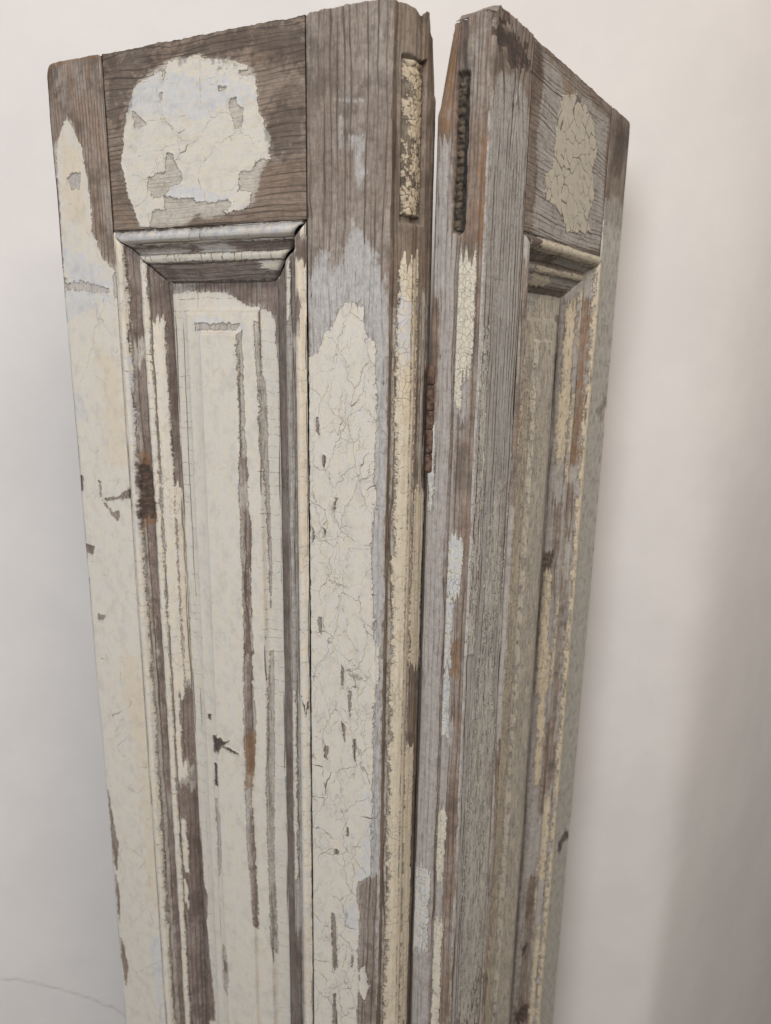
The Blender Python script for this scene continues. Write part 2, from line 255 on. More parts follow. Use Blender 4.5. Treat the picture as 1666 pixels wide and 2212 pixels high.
('L','panel','cream','-',1,[(112.4,170.3),(109.8,167.5),(110.2,177.1),(110.3,203.8),(109.7,217.9),(110.3,237.2),(108.4,250.5),(109.1,282.9),(107.1,298.0),(108.5,330.7),(109.0,371.2),(108.1,391.0),(113.3,392.0),(113.0,331.4),(113.3,305.2),(112.5,285.8),(114.3,274.6),(113.2,260.8),(111.6,242.2),(111.7,206.2),(111.7,182.9)]),
('L','panel','under','-',0.6,[(111.8,250.7),(106.9,250.3),(107.8,264.0),(110.8,266.8)]),
('L','panel','under','-',2.2,[(110.7,285.6),(107.4,284.0),(105.2,299.0),(107.3,327.9),(109.5,328.2),(110.9,391.6),(113.1,392.0),(111.1,317.9)]),
('L','panel','cream','-',0.5,[(100.9,161.2),(98.1,162.3),(97.7,194.0),(95.2,205.5),(94.8,240.9),(94.3,290.0),(93.9,328.4),(95.6,355.2),(96.0,315.8),(97.2,265.4),(99.1,243.6),(98.7,205.6),(100.3,188.3)]),
('L','panel','cream','-',1,[(114.1,390.7),(109.4,389.7),(109.5,421.9),(107.6,441.9),(109.5,479.4),(112.2,503.4),(112.4,537.4),(110.7,571.7),(110.5,626.0),(112.8,619.5),(114.5,582.0),(116.3,530.1),(116.4,504.6),(114.7,480.9),(116.1,458.5)]),
('L','panel','under','-',2.2,[(111.4,390.1),(107.5,389.3),(111.3,438.0),(109.1,479.3),(112.9,486.9),(114.4,454.8)]),
('L','panel','under','-',2,[(112.1,520.2),(109.9,536.6),(109.8,625.7),(112.6,623.1),(113.2,572.7)]),
('L','panel','cream','-',0.5,[(96.3,388.5),(93.8,388.0),(94.9,465.6),(96.9,549.3),(95.6,647.5),(99.1,639.7),(100.0,567.8),(100.1,499.6)]),
('L','panel','cream','-',0.8,[(86.0,487.2),(80.9,484.1),(80.8,526.8),(85.0,524.8)]),
('L','panel','cream','-',0.7,[(148.1,521.3),(146.5,520.8),(144.2,539.2),(142.1,556.2),(146.6,592.2),(148.2,585.5),(146.5,548.8)]),
('L','panel','cream','-',0.8,[(146.5,656.3),(140.8,661.5),(139.8,684.5),(144.7,706.7),(147.4,699.9)]),
('L','panel','under','-',0.5,[(146.3,673.7),(142.3,673.9),(143.6,682.3),(146.7,683.7)]),
('L','panel','cream','-',1.2,[(173.2,557.8),(168.2,574.3),(168.0,607.7),(164.7,619.6),(167.2,649.5),(163.4,715.5),(163.0,747.5),(184.8,758.4)]),
('L','panel','under','-',1.2,[(173.2,557.8),(168.2,574.3),(168.0,607.7),(164.7,619.6),(167.2,649.5),(163.4,715.5),(163.0,747.5),(184.8,758.4)]),
('L','panel','cream','-',0.8,[(146.8,466.7),(137.5,464.2),(135.9,467.0),(129.4,464.5),(136.0,470.3),(141.9,478.6),(146.5,479.9)]),
('L','panel','under','-',0.8,[(146.8,466.7),(137.5,464.2),(135.9,467.0),(129.4,464.5),(136.0,470.3),(141.9,478.6),(146.5,479.9)]),
('L','panel','knot','+',0.8,[(146.8,466.7),(137.5,464.2),(135.9,467.0),(129.4,464.5),(136.0,470.3),(141.9,478.6),(146.5,479.9)]),
('L','panel','cream','-',0.8,[(136.0,471.2),(130.6,470.5),(121.7,473.0),(128.9,473.3)]),
('L','panel','under','-',0.8,[(136.0,471.2),(130.6,470.5),(121.7,473.0),(128.9,473.3)]),
('L','panel','knot','+',0.8,[(136.0,471.2),(130.6,470.5),(121.7,473.0),(128.9,473.3)]),
('L','panel','cream','-',0.8,[(151.5,449.8),(148.7,449.1),(149.1,453.3),(150.9,452.9)]),
('L','panel','under','-',0.8,[(151.5,449.8),(148.7,449.1),(149.1,453.3),(150.9,452.9)]),
('L','panel','knot','+',0.8,[(151.5,449.8),(148.7,449.1),(149.1,453.3),(150.9,452.9)]),
('L','panel','cream','-',0.8,[(146.5,489.9),(145.1,489.5),(144.8,509.8),(147.0,508.7)]),
('L','panel','under','-',0.8,[(146.5,489.9),(145.1,489.5),(144.8,509.8),(147.0,508.7)]),
('L','panel','knot','+',0.8,[(146.5,489.9),(145.1,489.5),(144.8,509.8),(147.0,508.7)]),
('L','panel','rust','+',2,[(118.0,455.7),(107.4,452.9),(109.7,499.3),(116.9,501.4)]),
('L','panel','dirt','+',1.5,[(173.1,136.2),(83.9,136.6),(85.3,140.9),(143.0,141.2),(170.4,142.6)]),
('L','panel','cream','-',1.5,[(147.8,162.7),(138.9,163.2),(117.0,162.5),(111.4,163.0),(114.4,166.8),(147.3,167.1)]),
('L','panel','blue','+',2,[(147.5,158.6),(131.2,158.0),(117.0,161.4),(105.0,161.9),(108.7,166.9),(148.0,167.1)]),
('L','panel','blue','+',1,[(116.1,266.8),(110.0,263.7),(111.2,276.3),(114.9,275.4)]),
('L','side','under','+',1.5,[(-2.0,150.0),(34.0,150.0),(34.0,1300.0),(-2.0,1300.0)]),
('L','side','under','-',1.0,[(-2.0,-10.0),(5.5,-10.0),(5.5,1300.0),(-2.0,1300.0)]),
('L','side','under','-',2.5,[(18.0,-10.0),(40.0,-10.0),(40.0,1300.0),(18.0,1300.0)]),
('L','side','cream','+',1.0,[(6.6,127.1),(12.0,127.1),(12.0,742.8),(6.6,742.8)]),
('L','side','cream','+',1.0,[(12.0,122.8),(17.5,122.8),(17.5,749.3),(12.0,749.3)]),
('L','side','blue','+',2,[(6.0,147.2),(12.0,147.2),(12.0,183.3),(6.0,183.3)]),
('L','side','yellow','+',1,[(9.0,126.9),(14.0,126.9),(14.0,215.8),(9.0,215.8)]),
('L','side','yellow','+',1,[(13.0,333.5),(16.0,333.5),(16.0,466.8),(13.0,466.8)]),
('L','side','under','+',2.4,[(21.0,146.3),(27.0,146.3),(27.0,305.3),(21.0,305.3)]),
('L','side','cream','+',2.2,[(18.0,260.1),(30.0,260.1),(30.0,402.4),(18.0,402.4)]),
('L','side','dirt','+',2,[(-2.0,-0.5),(4.0,-0.5),(4.0,113.5),(-2.0,113.5)]),
('L','side','cream','-',2,[(17.0,378.7),(30.0,378.7),(30.0,472.3),(17.0,472.3)]),
('L','side','cream','+',2,[(17.0,435.6),(26.0,435.6),(26.0,668.1),(17.0,668.1)]),
('L','side','dirt','+',2,[(30.0,-12.4),(36.0,-12.4),(36.0,679.7),(30.0,679.7)]),
('R','rail','under','+',2.2,[(64.3,4.3),(71.1,3.5),(106.3,4.2),(134.5,4.3),(166.0,6.2),(196.1,9.4),(195.7,20.4),(197.0,50.4),(202.0,80.8),(196.8,101.7),(152.2,105.3),(89.9,106.4),(70.0,106.1),(65.3,99.0),(68.5,69.0),(63.5,53.5),(66.9,32.6),(69.8,16.0)]),
('R','rail','under','-',3,[(70.9,2.4),(85.1,1.3),(102.0,8.8),(121.4,10.4),(150.3,7.4),(183.7,9.4),(203.2,2.8),(133.9,1.8),(80.1,0.4)]),
('R','rail','cream','+',2.5,[(101.5,19.0),(124.5,11.3),(145.6,13.1),(163.4,20.9),(173.7,34.9),(167.8,50.7),(175.4,67.2),(165.5,80.7),(174.7,90.6),(126.1,96.6),(106.7,84.4),(85.3,81.4),(79.4,69.5),(92.0,62.9),(94.1,47.0),(96.0,30.5)]),
('R','rail','rust','+',2,[(99.7,10.2),(115.4,8.5),(121.8,12.0),(112.2,18.8),(103.3,15.1)]),
('R','rail','rust','+',1,[(107.0,33.0),(110.9,32.1),(111.5,38.9),(108.2,38.8)]),
('R','rail','dirt','+',4,[(52.6,1.8),(70.7,1.6),(68.7,16.3),(56.2,23.6)]),
('R','stile_in','under','+',6,[(1.0,43.3),(6.8,31.3),(25.3,26.8),(39.8,28.8),(49.6,36.9),(51.1,60.1),(51.8,100.7),(130.1,625.2),(1.0,659.0),(-3.2,228.8),(-1.0,89.1)]),
('R','stile_in','knot','+',3,[(-11.9,5.4),(0.5,1.1),(1.9,12.8),(-3.5,19.8),(-10.7,16.8)]),
('R','stile_in','knot','+',5,[(0.9,5.0),(22.2,4.9),(45.3,10.0),(48.7,18.0),(24.9,24.0),(11.0,20.3),(2.0,14.1)]),
('R','stile_in','under','-',1,[(54.1,161.9),(57.5,161.8),(57.4,180.0),(56.1,207.7),(51.7,209.3),(51.1,189.0)]),
('R','stile_in','under','-',0.7,[(54.3,342.4),(57.0,344.3),(56.1,375.6),(50.6,379.0),(52.7,358.0)]),
('R','stile_in','cream','+',0.8,[(52.1,212.1),(56.9,213.4),(55.3,226.6),(54.5,245.8),(53.8,275.2),(51.9,305.2),(52.4,336.5),(52.9,368.9),(50.7,380.4),(47.9,367.2),(48.5,325.0),(50.3,284.6),(51.1,255.0),(51.3,231.0)]),
('R','stile_in','cream','+',5,[(36.5,255.8),(43.4,257.8),(43.1,273.3),(44.7,303.5),(42.8,344.2),(32.5,373.7),(25.6,371.1),(22.0,317.8),(26.3,279.8)]),
('R','stile_in','cream','+',4,[(3.3,163.1),(9.0,162.9),(12.5,249.5),(10.0,365.4),(1.6,362.2),(3.6,239.3)]),
('R','stile_in','cream','+',6,[(18.7,368.5),(39.8,376.3),(52.2,458.8),(56.6,545.6),(54.4,603.8),(52.7,699.8),(15.8,665.0),(13.2,516.9),(12.2,426.0)]),
('R','stile_out','under','+',4,[(195.0,62.0),(255.0,62.0),(255.0,1300.0),(195.0,1300.0)]),
('R','stile_out','cream','+',6,[(195.0,80.0),(255.0,80.0),(255.0,1300.0),(195.0,1300.0)]),
('R','stile_out','under','+',3,[(218.9,67.8),(212.2,58.2),(239.3,57.1),(261.4,168.1),(209.2,168.5),(206.6,90.9)]),
('R','stile_out','rust','+',2,[(232.1,210.7),(246.5,204.0),(250.3,231.9),(243.3,236.4),(226.8,235.0),(236.3,225.8)]),
('R','stile_out','dirt','+',2,[(220.2,224.7),(245.2,213.9),(247.4,221.5),(230.2,232.8)]),
('R','stile_out','knot','+',2,[(212.8,637.5),(232.4,633.1),(248.3,641.1),(250.7,652.2),(230.2,644.9),(220.5,653.8)]),
('R','stile_out','dirt','+',4,[(207.1,15.9),(239.0,5.6),(246.1,14.6),(235.1,43.7),(216.5,47.0)]),
('R','m_top','under','+',1,[(-1.0,50.0),(33.0,50.0),(33.0,205.0),(-1.0,205.0)]),
('R','m_top','cream','+',1.2,[(0.0,50.0),(9.0,50.0),(9.0,205.0),(0.0,205.0)]),
('R','m_top','under','-',1.8,[(8.0,50.0),(14.5,50.0),(14.5,120.0),(8.0,120.0)]),
('R','m_top','cream','+',1.2,[(15.0,90.0),(20.0,90.0),(20.0,185.0),(15.0,185.0)]),
('R','m_top','cream','+',2.5,[(20.0,90.0),(28.0,90.0),(28.0,125.0),(20.0,125.0)]),
('R','m_top','under','-',1.8,[(27.0,100.0),(31.0,100.0),(31.0,170.0),(27.0,170.0)]),
('R','m_top','under','-',1.2,[(13.0,120.0),(15.0,120.0),(15.0,195.0),(13.0,195.0)]),
('R','m_top','knot','+',2,[(-1.0,50.0),(6.0,50.0),(6.0,75.0),(-1.0,75.0)]),
('R','m_top','dirt','+',2,[(29.0,50.0),(33.0,50.0),(33.0,200.0),(29.0,200.0)]),
('R','m_out','under','+',1,[(-1.0,90.0),(33.0,90.0),(33.0,1300.0),(-1.0,1300.0)]),
('R','m_out','cream','+',0.9,[(1.0,100.0),(8.0,100.0),(8.0,1300.0),(1.0,1300.0)]),
('R','m_out','under','-',0.6,[(-1.0,100.0),(1.2,100.0),(1.2,190.0),(-1.0,190.0)]),
('R','m_out','under','-',2.2,[(9.5,136.4),(13.0,136.4),(13.0,266.6),(9.5,266.6)]),
('R','m_out','cream','+',0.8,[(14.5,129.9),(19.5,129.9),(19.5,178.2),(14.5,178.2)]),
('R','m_out','cream','+',1,[(14.5,210.4),(20.0,210.4),(20.0,281.1),(14.5,281.1)]),
('R','m_out','under','-',2,[(10.0,282.0),(14.0,282.0),(14.0,329.1),(10.0,329.1)]),
('R','m_out','under','-',2,[(21.0,140.4),(28.0,140.4),(28.0,192.4),(21.0,192.4)]),
('R','m_out','under','-',2.2,[(21.0,296.0),(26.0,296.0),(26.0,375.6),(21.0,375.6)]),
('R','m_out','cream','+',1.2,[(12.0,312.9),(17.0,312.9),(17.0,369.3),(12.0,369.3)]),
('R','m_out','under','-',2,[(9.0,365.8),(12.5,365.8),(12.5,565.3),(9.0,565.3)]),
('R','m_out','under','-',3,[(13.0,497.7),(20.0,497.7),(20.0,591.1),(13.0,591.1)]),
('R','m_out','cream','+',1.3,[(14.5,376.6),(19.5,376.6),(19.5,461.7),(14.5,461.7)]),
('R','m_out','cream','+',2,[(8.0,574.7),(15.0,574.7),(15.0,663.7),(8.0,663.7)]),
('R','m_out','cream','+',1.2,[(14.0,635.3),(19.0,635.3),(19.0,738.5),(14.0,738.5)]),
('R','m_out','under','-',2,[(18.0,658.3),(26.0,658.3),(26.0,875.3),(18.0,875.3)]),
('R','m_out','cream','+',1,[(24.0,342.7),(31.0,342.7),(31.0,468.3),(24.0,468.3)]),
('R','m_out','cream','+',2,[(8.0,716.0),(13.0,716.0),(13.0,883.6),(8.0,883.6)]),
('R','m_out','dirt','+',1,[(29.0,137.2),(33.0,137.2),(33.0,870.9),(29.0,870.9)]),
('R','m_out','knot','+',1.2,[(24.0,340.8),(31.0,340.8),(31.0,354.8),(24.0,354.8)]),
('R','m_out','rust','+',1.5,[(8.0,136.3),(12.0,136.3),(12.0,266.7),(8.0,266.7)]),
('R','m_out','yellow','+',1,[(0.0,136.6),(32.0,136.6),(32.0,879.0),(0.0,879.0)]),
('R','m_out','knot','+',2.2,[(15.0,803.0),(28.0,803.0),(28.0,822.0),(15.0,822.0)]),
('R','m_out','under','-',3,[(12.0,798.0),(30.0,798.0),(30.0,830.0),(12.0,830.0)]),
('R','m_out','knot','+',1,[(22.0,728.0),(27.0,728.0),(27.0,738.0),(22.0,738.0)]),
('R','m_in','under','+',1,[(-1.0,90.0),(33.0,90.0),(33.0,1300.0),(-1.0,1300.0)]),
('R','m_in','under','-',2.4,[(1.0,122.1),(4.5,122.1),(4.5,279.2),(1.0,279.2)]),
('R','m_in','cream','+',1.4,[(4.5,189.0),(9.0,189.0),(9.0,746.5),(4.5,746.5)]),
('R','m_in','under','-',2,[(2.0,450.4),(7.0,450.4),(7.0,743.5),(2.0,743.5)]),
('R','panel','under','+',1,[(80.0,130.0),(175.0,130.0),(175.0,1300.0),(80.0,1300.0)]),
('R','panel','cream','+',5,[(80.0,130.0),(175.0,130.0),(175.0,180.0),(80.0,180.0)]),
('R','panel','cream','+',0.9,[(88.0,160.0),(108.0,160.0),(108.0,1300.0),(88.0,1300.0)]),
('R','panel','under','-',1,[(83.0,300.0),(87.0,300.0),(87.0,1300.0),(83.0,1300.0)]),
('R','panel','cream','+',0.9,[(151.0,175.0),(158.0,175.0),(158.0,1300.0),(151.0,1300.0)]),
('R','panel','cream','+',3,[(108.0,170.0),(150.0,170.0),(150.0,1300.0),(108.0,1300.0)]),
('R','m_out','cream','+',3,[(20.4,140.0),(29.0,140.0),(29.0,265.0),(20.4,265.0)]),
('R','m_out','cream','+',3,[(21.0,420.0),(28.0,420.0),(28.0,560.0),(21.0,560.0)]),
('R','panel','dirt','+',1.2,[(160.0,150.0),(170.0,150.0),(170.0,230.0),(160.0,230.0)]),
('R','panel','blue','+',2,[(80.0,130.0),(120.0,130.0),(120.0,150.0),(80.0,150.0)]),
('R','panel','yellow','+',1,[(88.0,190.0),(106.0,190.0),(106.0,1300.0),(88.0,1300.0)]),
('R','side','under','+',1,[(5.0,123.1),(16.0,123.1),(16.0,738.2),(5.0,738.2)]),
('R','side','cream','+',0.9,[(4.5,124.3),(16.0,124.3),(16.0,195.8),(4.5,195.8)]),
('R','side','cream','+',0.9,[(9.0,195.9),(16.0,195.9),(16.0,209.3),(9.0,209.3)]),
('R','side','cream','-',1.2,[(3.0,187.7),(10.0,187.7),(10.0,214.3),(3.0,214.3)]),
('R','side','under','-',1.4,[(4.0,214.5),(13.0,214.5),(13.0,286.2),(4.0,286.2)]),
('R','side','cream','+',1.6,[(5.0,288.0),(16.0,288.0),(16.0,327.0),(5.0,327.0)]),
('R','side','cream','+',1.5,[(10.0,327.5),(16.0,327.5),(16.0,374.6),(10.0,374.6)]),
('R','side','under','-',1.5,[(4.0,326.1),(9.0,326.1),(9.0,353.9),(4.0,353.9)]),
('R','side','rust','+',1.3,[(4.0,355.7),(11.0,355.7),(11.0,376.3),(4.0,376.3)]),
('R','side','under','-',1.3,[(4.0,355.8),(12.0,355.8),(12.0,376.5),(4.0,376.5)]),
('R','side','under','-',1.2,[(-2.0,286.6),(6.0,286.6),(6.0,731.8),(-2.0,731.8)]),
('R','side','cream','+',1.2,[(10.0,377.9),(16.0,377.9),(16.0,427.5),(10.0,427.5)]),
('R','side','under','-',1.6,[(5.0,376.2),(9.0,376.2),(9.0,412.0),(5.0,412.0)]),
('R','side','under','-',1.6,[(4.0,432.0),(9.0,432.0),(9.0,735.2),(4.0,735.2)]),
('R','side','cream','+',2,[(9.0,479.4),(16.0,479.4),(16.0,534.2),(9.0,534.2)]),
('R','side','cream','+',2.5,[(8.0,564.2),(15.0,564.2),(15.0,738.9),(8.0,738.9)]),
('R','side','under','+',0.8,[(17.0,112.5),(33.0,112.5),(33.0,749.0),(17.0,749.0)]),
('R','side','blue','+',1,[(17.0,111.2),(33.0,111.2),(33.0,749.0),(17.0,749.0)]),
('R','side','blue','+',2,[(5.0,214.6),(16.0,214.6),(16.0,426.6),(5.0,426.6)]),
('R','side','under','+',2,[(22.0,63.1),(32.0,63.1),(32.0,116.1),(22.0,116.1)]),
('R','side','under','-',2,[(27.0,146.3),(34.0,146.3),(34.0,247.2),(27.0,247.2)]),
('R','side','cream','+',1.6,[(27.0,215.9),(31.0,215.9),(31.0,267.3),(27.0,267.3)]),
('R','side','cream','+',3,[(20.0,525.8),(33.0,525.8),(33.0,599.8),(20.0,599.8)]),
('R','side','rust','+',2,[(24.0,-0.3),(33.0,-0.3),(33.0,60.5),(24.0,60.5)]),
('R','side','dirt','+',2,[(14.0,-4.6),(22.0,-4.6),(22.0,32.4),(14.0,32.4)]),
('R','side','rust','+',2,[(-1.0,66.1),(5.0,66.1),(5.0,123.5),(-1.0,123.5)]),
]

def fields(leaf, part, a, b, along):
    """paint layers of one part: a, b are its layout coordinates in mm; along: 1 when the grain runs with b, else with a"""
    F = {k: np.full(a.shape, -6.0) for k in ('cream', 'under', 'yellow', 'blue', 'dirt', 'rust', 'knot')}
    sd = sum(map(ord, leaf+part))
    g, c = (b, a) if along else (a, b)
    n1 = fbm(g/9.0, c/2.6, sd, 4); n2 = fbm(g/2.2, c/.8, sd+70, 2)
    jag = lines1d(g, fbm(c/3, g/6, sd+5, 2)*2, 4.0, sd+8)[1]-.5
    n4 = fbm(a/1.7, b/1.7, sd+171, 3)
    pert = n1*1.6+n2*.7+jag*.9
    ridge = 1-np.abs(fbm(a/6, b/6, sd+57, 3))*2
    n1u = fbm(g/5.0+9, c/1.8, sd+400, 4)
    per2 = fbm(a/4.0, b/4.0, sd+200, 4)*1.8
    if part in ('side', 'm_top', 'm_out', 'm_in'):    # long strips end raggedly along the grain
        g2 = g+11*fbm(c/1.3, g/38, sd+500, 3)
        a, b = (a, g2) if along else (g2, b)
    for (lf, pt, layer, op, amp, pts) in PAINT:
        if lf != leaf or pt != part: continue
        P = np.asarray(pts); m = 8+2*amp
        box = np.nonzero((a > P[:, 0].min()-m) & (a < P[:, 0].max()+m) & (b > P[:, 1].min()-m) & (b < P[:, 1].max()+m))
        if len(box[0]) == 0: continue
        s = sdpoly(a[box], b[box], pts)
        if layer == 'cream': s = s+(.35+.75*amp)*pert[box]*.55+(.4 if part in ('side', 'm_top', 'm_out', 'm_in') else .75)*n4[box]+.35*ridge[box]*min(amp, 1)*(part not in ('side', 'm_top', 'm_out', 'm_in'))
        elif layer == 'under': s = s+(.35+.75*amp)*(pert[box]*.45+n1u[box]*.9)*.6+.5*n4[box]+(.35 if op == '+' else -.35)*1.0
        else: s = s+amp*per2[box]
        f = F[layer]
        f[box] = np.maximum(f[box], np.minimum(s, 6)) if op == '+' else np.minimum(f[box], np.maximum(-s, -6))
    return F

# ------------------------------------------------------------------ materials
class N:
    def __init__(s, name):
        s.m = bpy.data.materials.new(name); s.m.use_nodes = True; s.t = s.m.node_tree; s.n = s.t.nodes; s.l = s.t.links
        s.b = s.n['Principled BSDF']
    def add(s, typ, **kw):
        x = s.n.new(typ)
        for k, v in kw.items(): setattr(x, k, v)
        return x
    def link(s, a, b): s.l.new(a, b)
    def math(s, op, a, b=None, c=None, clamp=False):
        x = s.add('ShaderNodeMath', operation=op, use_clamp=clamp)
        for i, v in enumerate((a, b, c)):
            if v is None: continue
            if isinstance(v, (int, float)): x.inputs[i].default_value = v
            else: s.link(v, x.inputs[i])
        return x.outputs[0]
    def ss(s, v, lo, hi, inv=False):
        x = s.add('ShaderNodeMapRange', interpolation_type='SMOOTHSTEP')
        s.link(v, x.inputs[0]); x.inputs[1].default_value = lo; x.inputs[2].default_value = hi
        x.inputs[3].default_value = 1.0 if inv else 0.0; x.inputs[4].default_value = 0.0 if inv else 1.0
        return x.outputs[0]
    def mix(s, f, a, b, mode='MIX'):
        x = s.add('ShaderNodeMix', data_type='RGBA', blend_type=mode)
        for sock, v in ((x.inputs[0], f), (x.inputs[6], a), (x.inputs[7], b)):
            if isinstance(v, (int, float)): sock.default_value = v
            elif isinstance(v, tuple): sock.default_value = (*v, 1)
            else: s.link(v, sock)
        return x.outputs[2]
    def noise(s, vec, scale, detail=3, rough=.55, dist=0):
        x = s.add('ShaderNodeTexNoise'); s.link(vec, x.inputs['Vector']); x.inputs['Scale'].default_value = scale
        x.inputs['Detail'].default_value = detail; x.inputs['Roughness'].default_value = rough; x.inputs['Distortion'].default_value = dist
        return x.outputs[0]
    def vec(s, x, y, z=0.0):
        c = s.add('ShaderNodeCombineXYZ')
        for i, v in enumerate((x, y, z)):
            if isinstance(v, (int, float)): c.inputs[i].default_value = v
            else: s.link(v, c.inputs[i])
        return c.outputs[0]

def painted_wood(name, ring=3.0, wood=(.285, .218, .168), dark=(.072, .052, .041), silver=(.37, .325, .28), under=(.545, .52, .465),
                 cream=(.59, .54, .45), cream2=(.56, .535, .485), fleck=.35, ringdark=.7, rcut=1.4, spots=.5, sprange=0.0, strk=0.0, veilk=.75, craze=()):
    k = N(name)
    at = lambda nm: k.add('ShaderNodeAttribute', attribute_name=nm)
    gc = k.add('ShaderNodeSeparateXYZ'); k.link(at('gc').outputs['Vector'], gc.inputs[0]); ac, al, seed = gc.outputs
    ly = k.add('ShaderNodeSeparateXYZ'); k.link(at('lay').outputs['Vector'], ly.inputs[0]); fc, fu, fk = ly.outputs
    tn = k.add('ShaderNodeSeparateXYZ'); k.link(at('tint').outputs['Vector'], tn.inputs[0]); ty, tb, td = tn.outputs
    ru = at('rust').outputs['Fac']; kn = at('knot').outputs['Fac']
    iso = k.vec(ac, al, seed)
    fib = k.noise(k.vec(k.math('MULTIPLY', ac, 2.4), k.math('MULTIPLY', al, .09), seed), 1.0, 4, .65)
    fib2 = k.noise(k.vec(k.math('MULTIPLY', ac, 5.5), k.math('MULTIPLY', al, .35), seed), 1.0, 3, .6)
    big = k.noise(k.vec(k.math('MULTIPLY', ac, .07), k.math('MULTIPLY', al, .02), seed), 1.0, 3, .6)
    mot = k.noise(iso, .28, 5, .65)
    # latewood lines: jittered 1D voronoi across the grain
    wv = k.math('ADD', k.math('MULTIPLY', ac, 1.0/ring), k.math('MULTIPLY', k.noise(k.vec(k.math('MULTIPLY', ac, .05), k.math('MULTIPLY', al, .012), seed), 1.0, 3), 2.2))
    vo = k.add('ShaderNodeTexVoronoi', voronoi_dimensions='1D', feature='DISTANCE_TO_EDGE'); k.link(wv, vo.inputs['W']); vo.inputs['Scale'].default_value = 1
    vo.inputs['Randomness'].default_value = .8
    rd = k.math('ADD', vo.outputs['Distance'], k.math('MULTIPLY', k.math('SUBTRACT', fib, .5), .16))
    rvar = k.noise(k.vec(k.math('MULTIPLY', ac, .21), k.math('MULTIPLY', al, .010), k.math('ADD', seed, 11.0)), 1.0, 3, .7)
    rings = k.math('MULTIPLY', k.ss(k.math('SUBTRACT', rd, k.math('MULTIPLY', k.math('SUBTRACT', rvar, .45), .25)), .0, .17, True), k.ss(rvar, .28, .62))
    wc = k.mix(k.ss(big, .35, .68), wood, silver)
    wc = k.mix(k.math('MULTIPLY', k.ss(vo.outputs['Distance'], .25, .6), .30), wc, tuple(min(v*1.35, .5) for v in wood))
    wc = k.mix(k.math('MULTIPLY', rings, ringdark), wc, dark)
    wc = k.mix(k.math('MULTIPLY', k.ss(fib, .42, .66), .55), wc, dark)
    wc = k.mix(k.math('MULTIPLY', k.ss(fib2, .52, .72), .30), wc, silver)
    wc = k.mix(k.math('MULTIPLY', k.ss(mot, .45, .68), .4), wc, (.11, .078, .058))
    big2 = k.noise(k.vec(k.math('MULTIPLY', ac, .05), k.math('MULTIPLY', al, .05), k.math('ADD', seed, 3.3)), 1.0, 4, .6)
    wc = k.mix(k.math('MULTIPLY', k.ss(big2, .46, .66), .60), wc, (.095, .070, .054))
    # grey-white undercoat, broken up along the fibres
    fl = k.math('ADD', k.math('MULTIPLY', k.math('SUBTRACT', fib2, .5), 3.2), k.math('MULTIPLY', k.math('SUBTRACT', fib, .5), 4.0))
    ringcut = k.math('MULTIPLY', rings, -rcut)
    fue = k.math('ADD', k.math('MAXIMUM', k.math('MINIMUM', k.math('MULTIPLY', fu, .55), 2.1), -2.4), k.math('ADD', fl, ringcut))
    spk = k.math('MULTIPLY', k.ss(k.noise(k.vec(k.math('MULTIPLY', ac, 1.3), k.math('MULTIPLY', al, .33), k.math('ADD', seed, 7.0)), 1.0, 4, .7), .665-.07*sprange, .70-.06*sprange), k.ss(k.noise(k.vec(k.math('MULTIPLY', ac, .06), k.math('MULTIPLY', al, .03), seed), 1.0, 2), .42, .60))
    mu = k.math('MAXIMUM', k.ss(fue, 0.0, .30), k.math('MULTIPLY', spk, spots))
    fue2 = k.ss(fue, .2, 3.2)
    uc = k.mix(k.ss(mot, .35, .7), under, tuple(v*.80 for v in under))
    uc = k.mix(k.math('MULTIPLY', k.ss(fib2, .45, .62), .50), uc, (.27, .225, .185))
    uc = k.mix(k.math('MULTIPLY', k.math('SUBTRACT', 1.0, fue2), .35), uc, wood)
    veil = k.noise(k.vec(k.math('MULTIPLY', ac, .9), k.math('MULTIPLY', al, .06), k.math('ADD', seed, 5.0)), 1.0, 5, .7)
    colr = k.mix(k.math('MULTIPLY', mu, k.math('ADD', .45, k.ss(veil, .60, .40)) if False else k.math('SUBTRACT', 1.0, k.math('MULTIPLY', k.ss(veil, .50, .68), veilk))), wc, uc)
    # cream top coat
    fce = k.math('ADD', k.math('MAXIMUM', k.math('MINIMUM', k.math('MULTIPLY', fc, .75), 1.15), -1.6), k.math('MULTIPLY', k.math('SUBTRACT', k.noise(iso, .75, 6, .75), .5), 2.9))
    fce = k.math('ADD', fce, k.math('MULTIPLY', k.math('MINIMUM', fl, 0.0), fleck*.5))
    if strk:
        sn = k.noise(k.vec(k.math('MULTIPLY', ac, .85), k.math('MULTIPLY', al, .11), k.math('ADD', seed, 2.0)), 1.0, 4, .62)
        fce = k.math('SUBTRACT', fce, k.math('MULTIPLY', k.ss(sn, .50, .60), strk))
    mc = k.ss(fce, -.06, .06)
    n3 = k.noise(k.vec(k.math('MULTIPLY', ac, .35), k.math('MULTIPLY', al, .10), seed), 1.0, 4, .6)
    cc = k.mix(k.ss(n3, .38, .64), cream, cream2)
    cc = k.mix(k.math('MULTIPLY', k.ss(mot, .5, .75), .25), cc, tuple(v*.82 for v in cream))
    cc = k.mix(k.math('MULTIPLY', k.ss(ty, -2.5, 4.0), .42), cc, (.585, .475, .32))
    cc = k.mix(k.math('MULTIPLY', k.ss(tb, -1.0, 1.5), k.ss(mot, .30, .62)), cc, (.505, .51, .515))
    brush = k.noise(k.vec(k.math('MULTIPLY', ac, 1.6), k.math('MULTIPLY', al, .04), seed), 1.0, 2)
    cc = k.mix(k.math('MULTIPLY', k.ss(brush, .45, .75),   .10), cc, tuple(v*.75 for v in cream))
    cc = k.mix(k.math('MULTIPLY', k.ss(k.noise(iso, 1.7, 4, .7), .56, .72), .35), cc, tuple(v*.62 for v in cream))
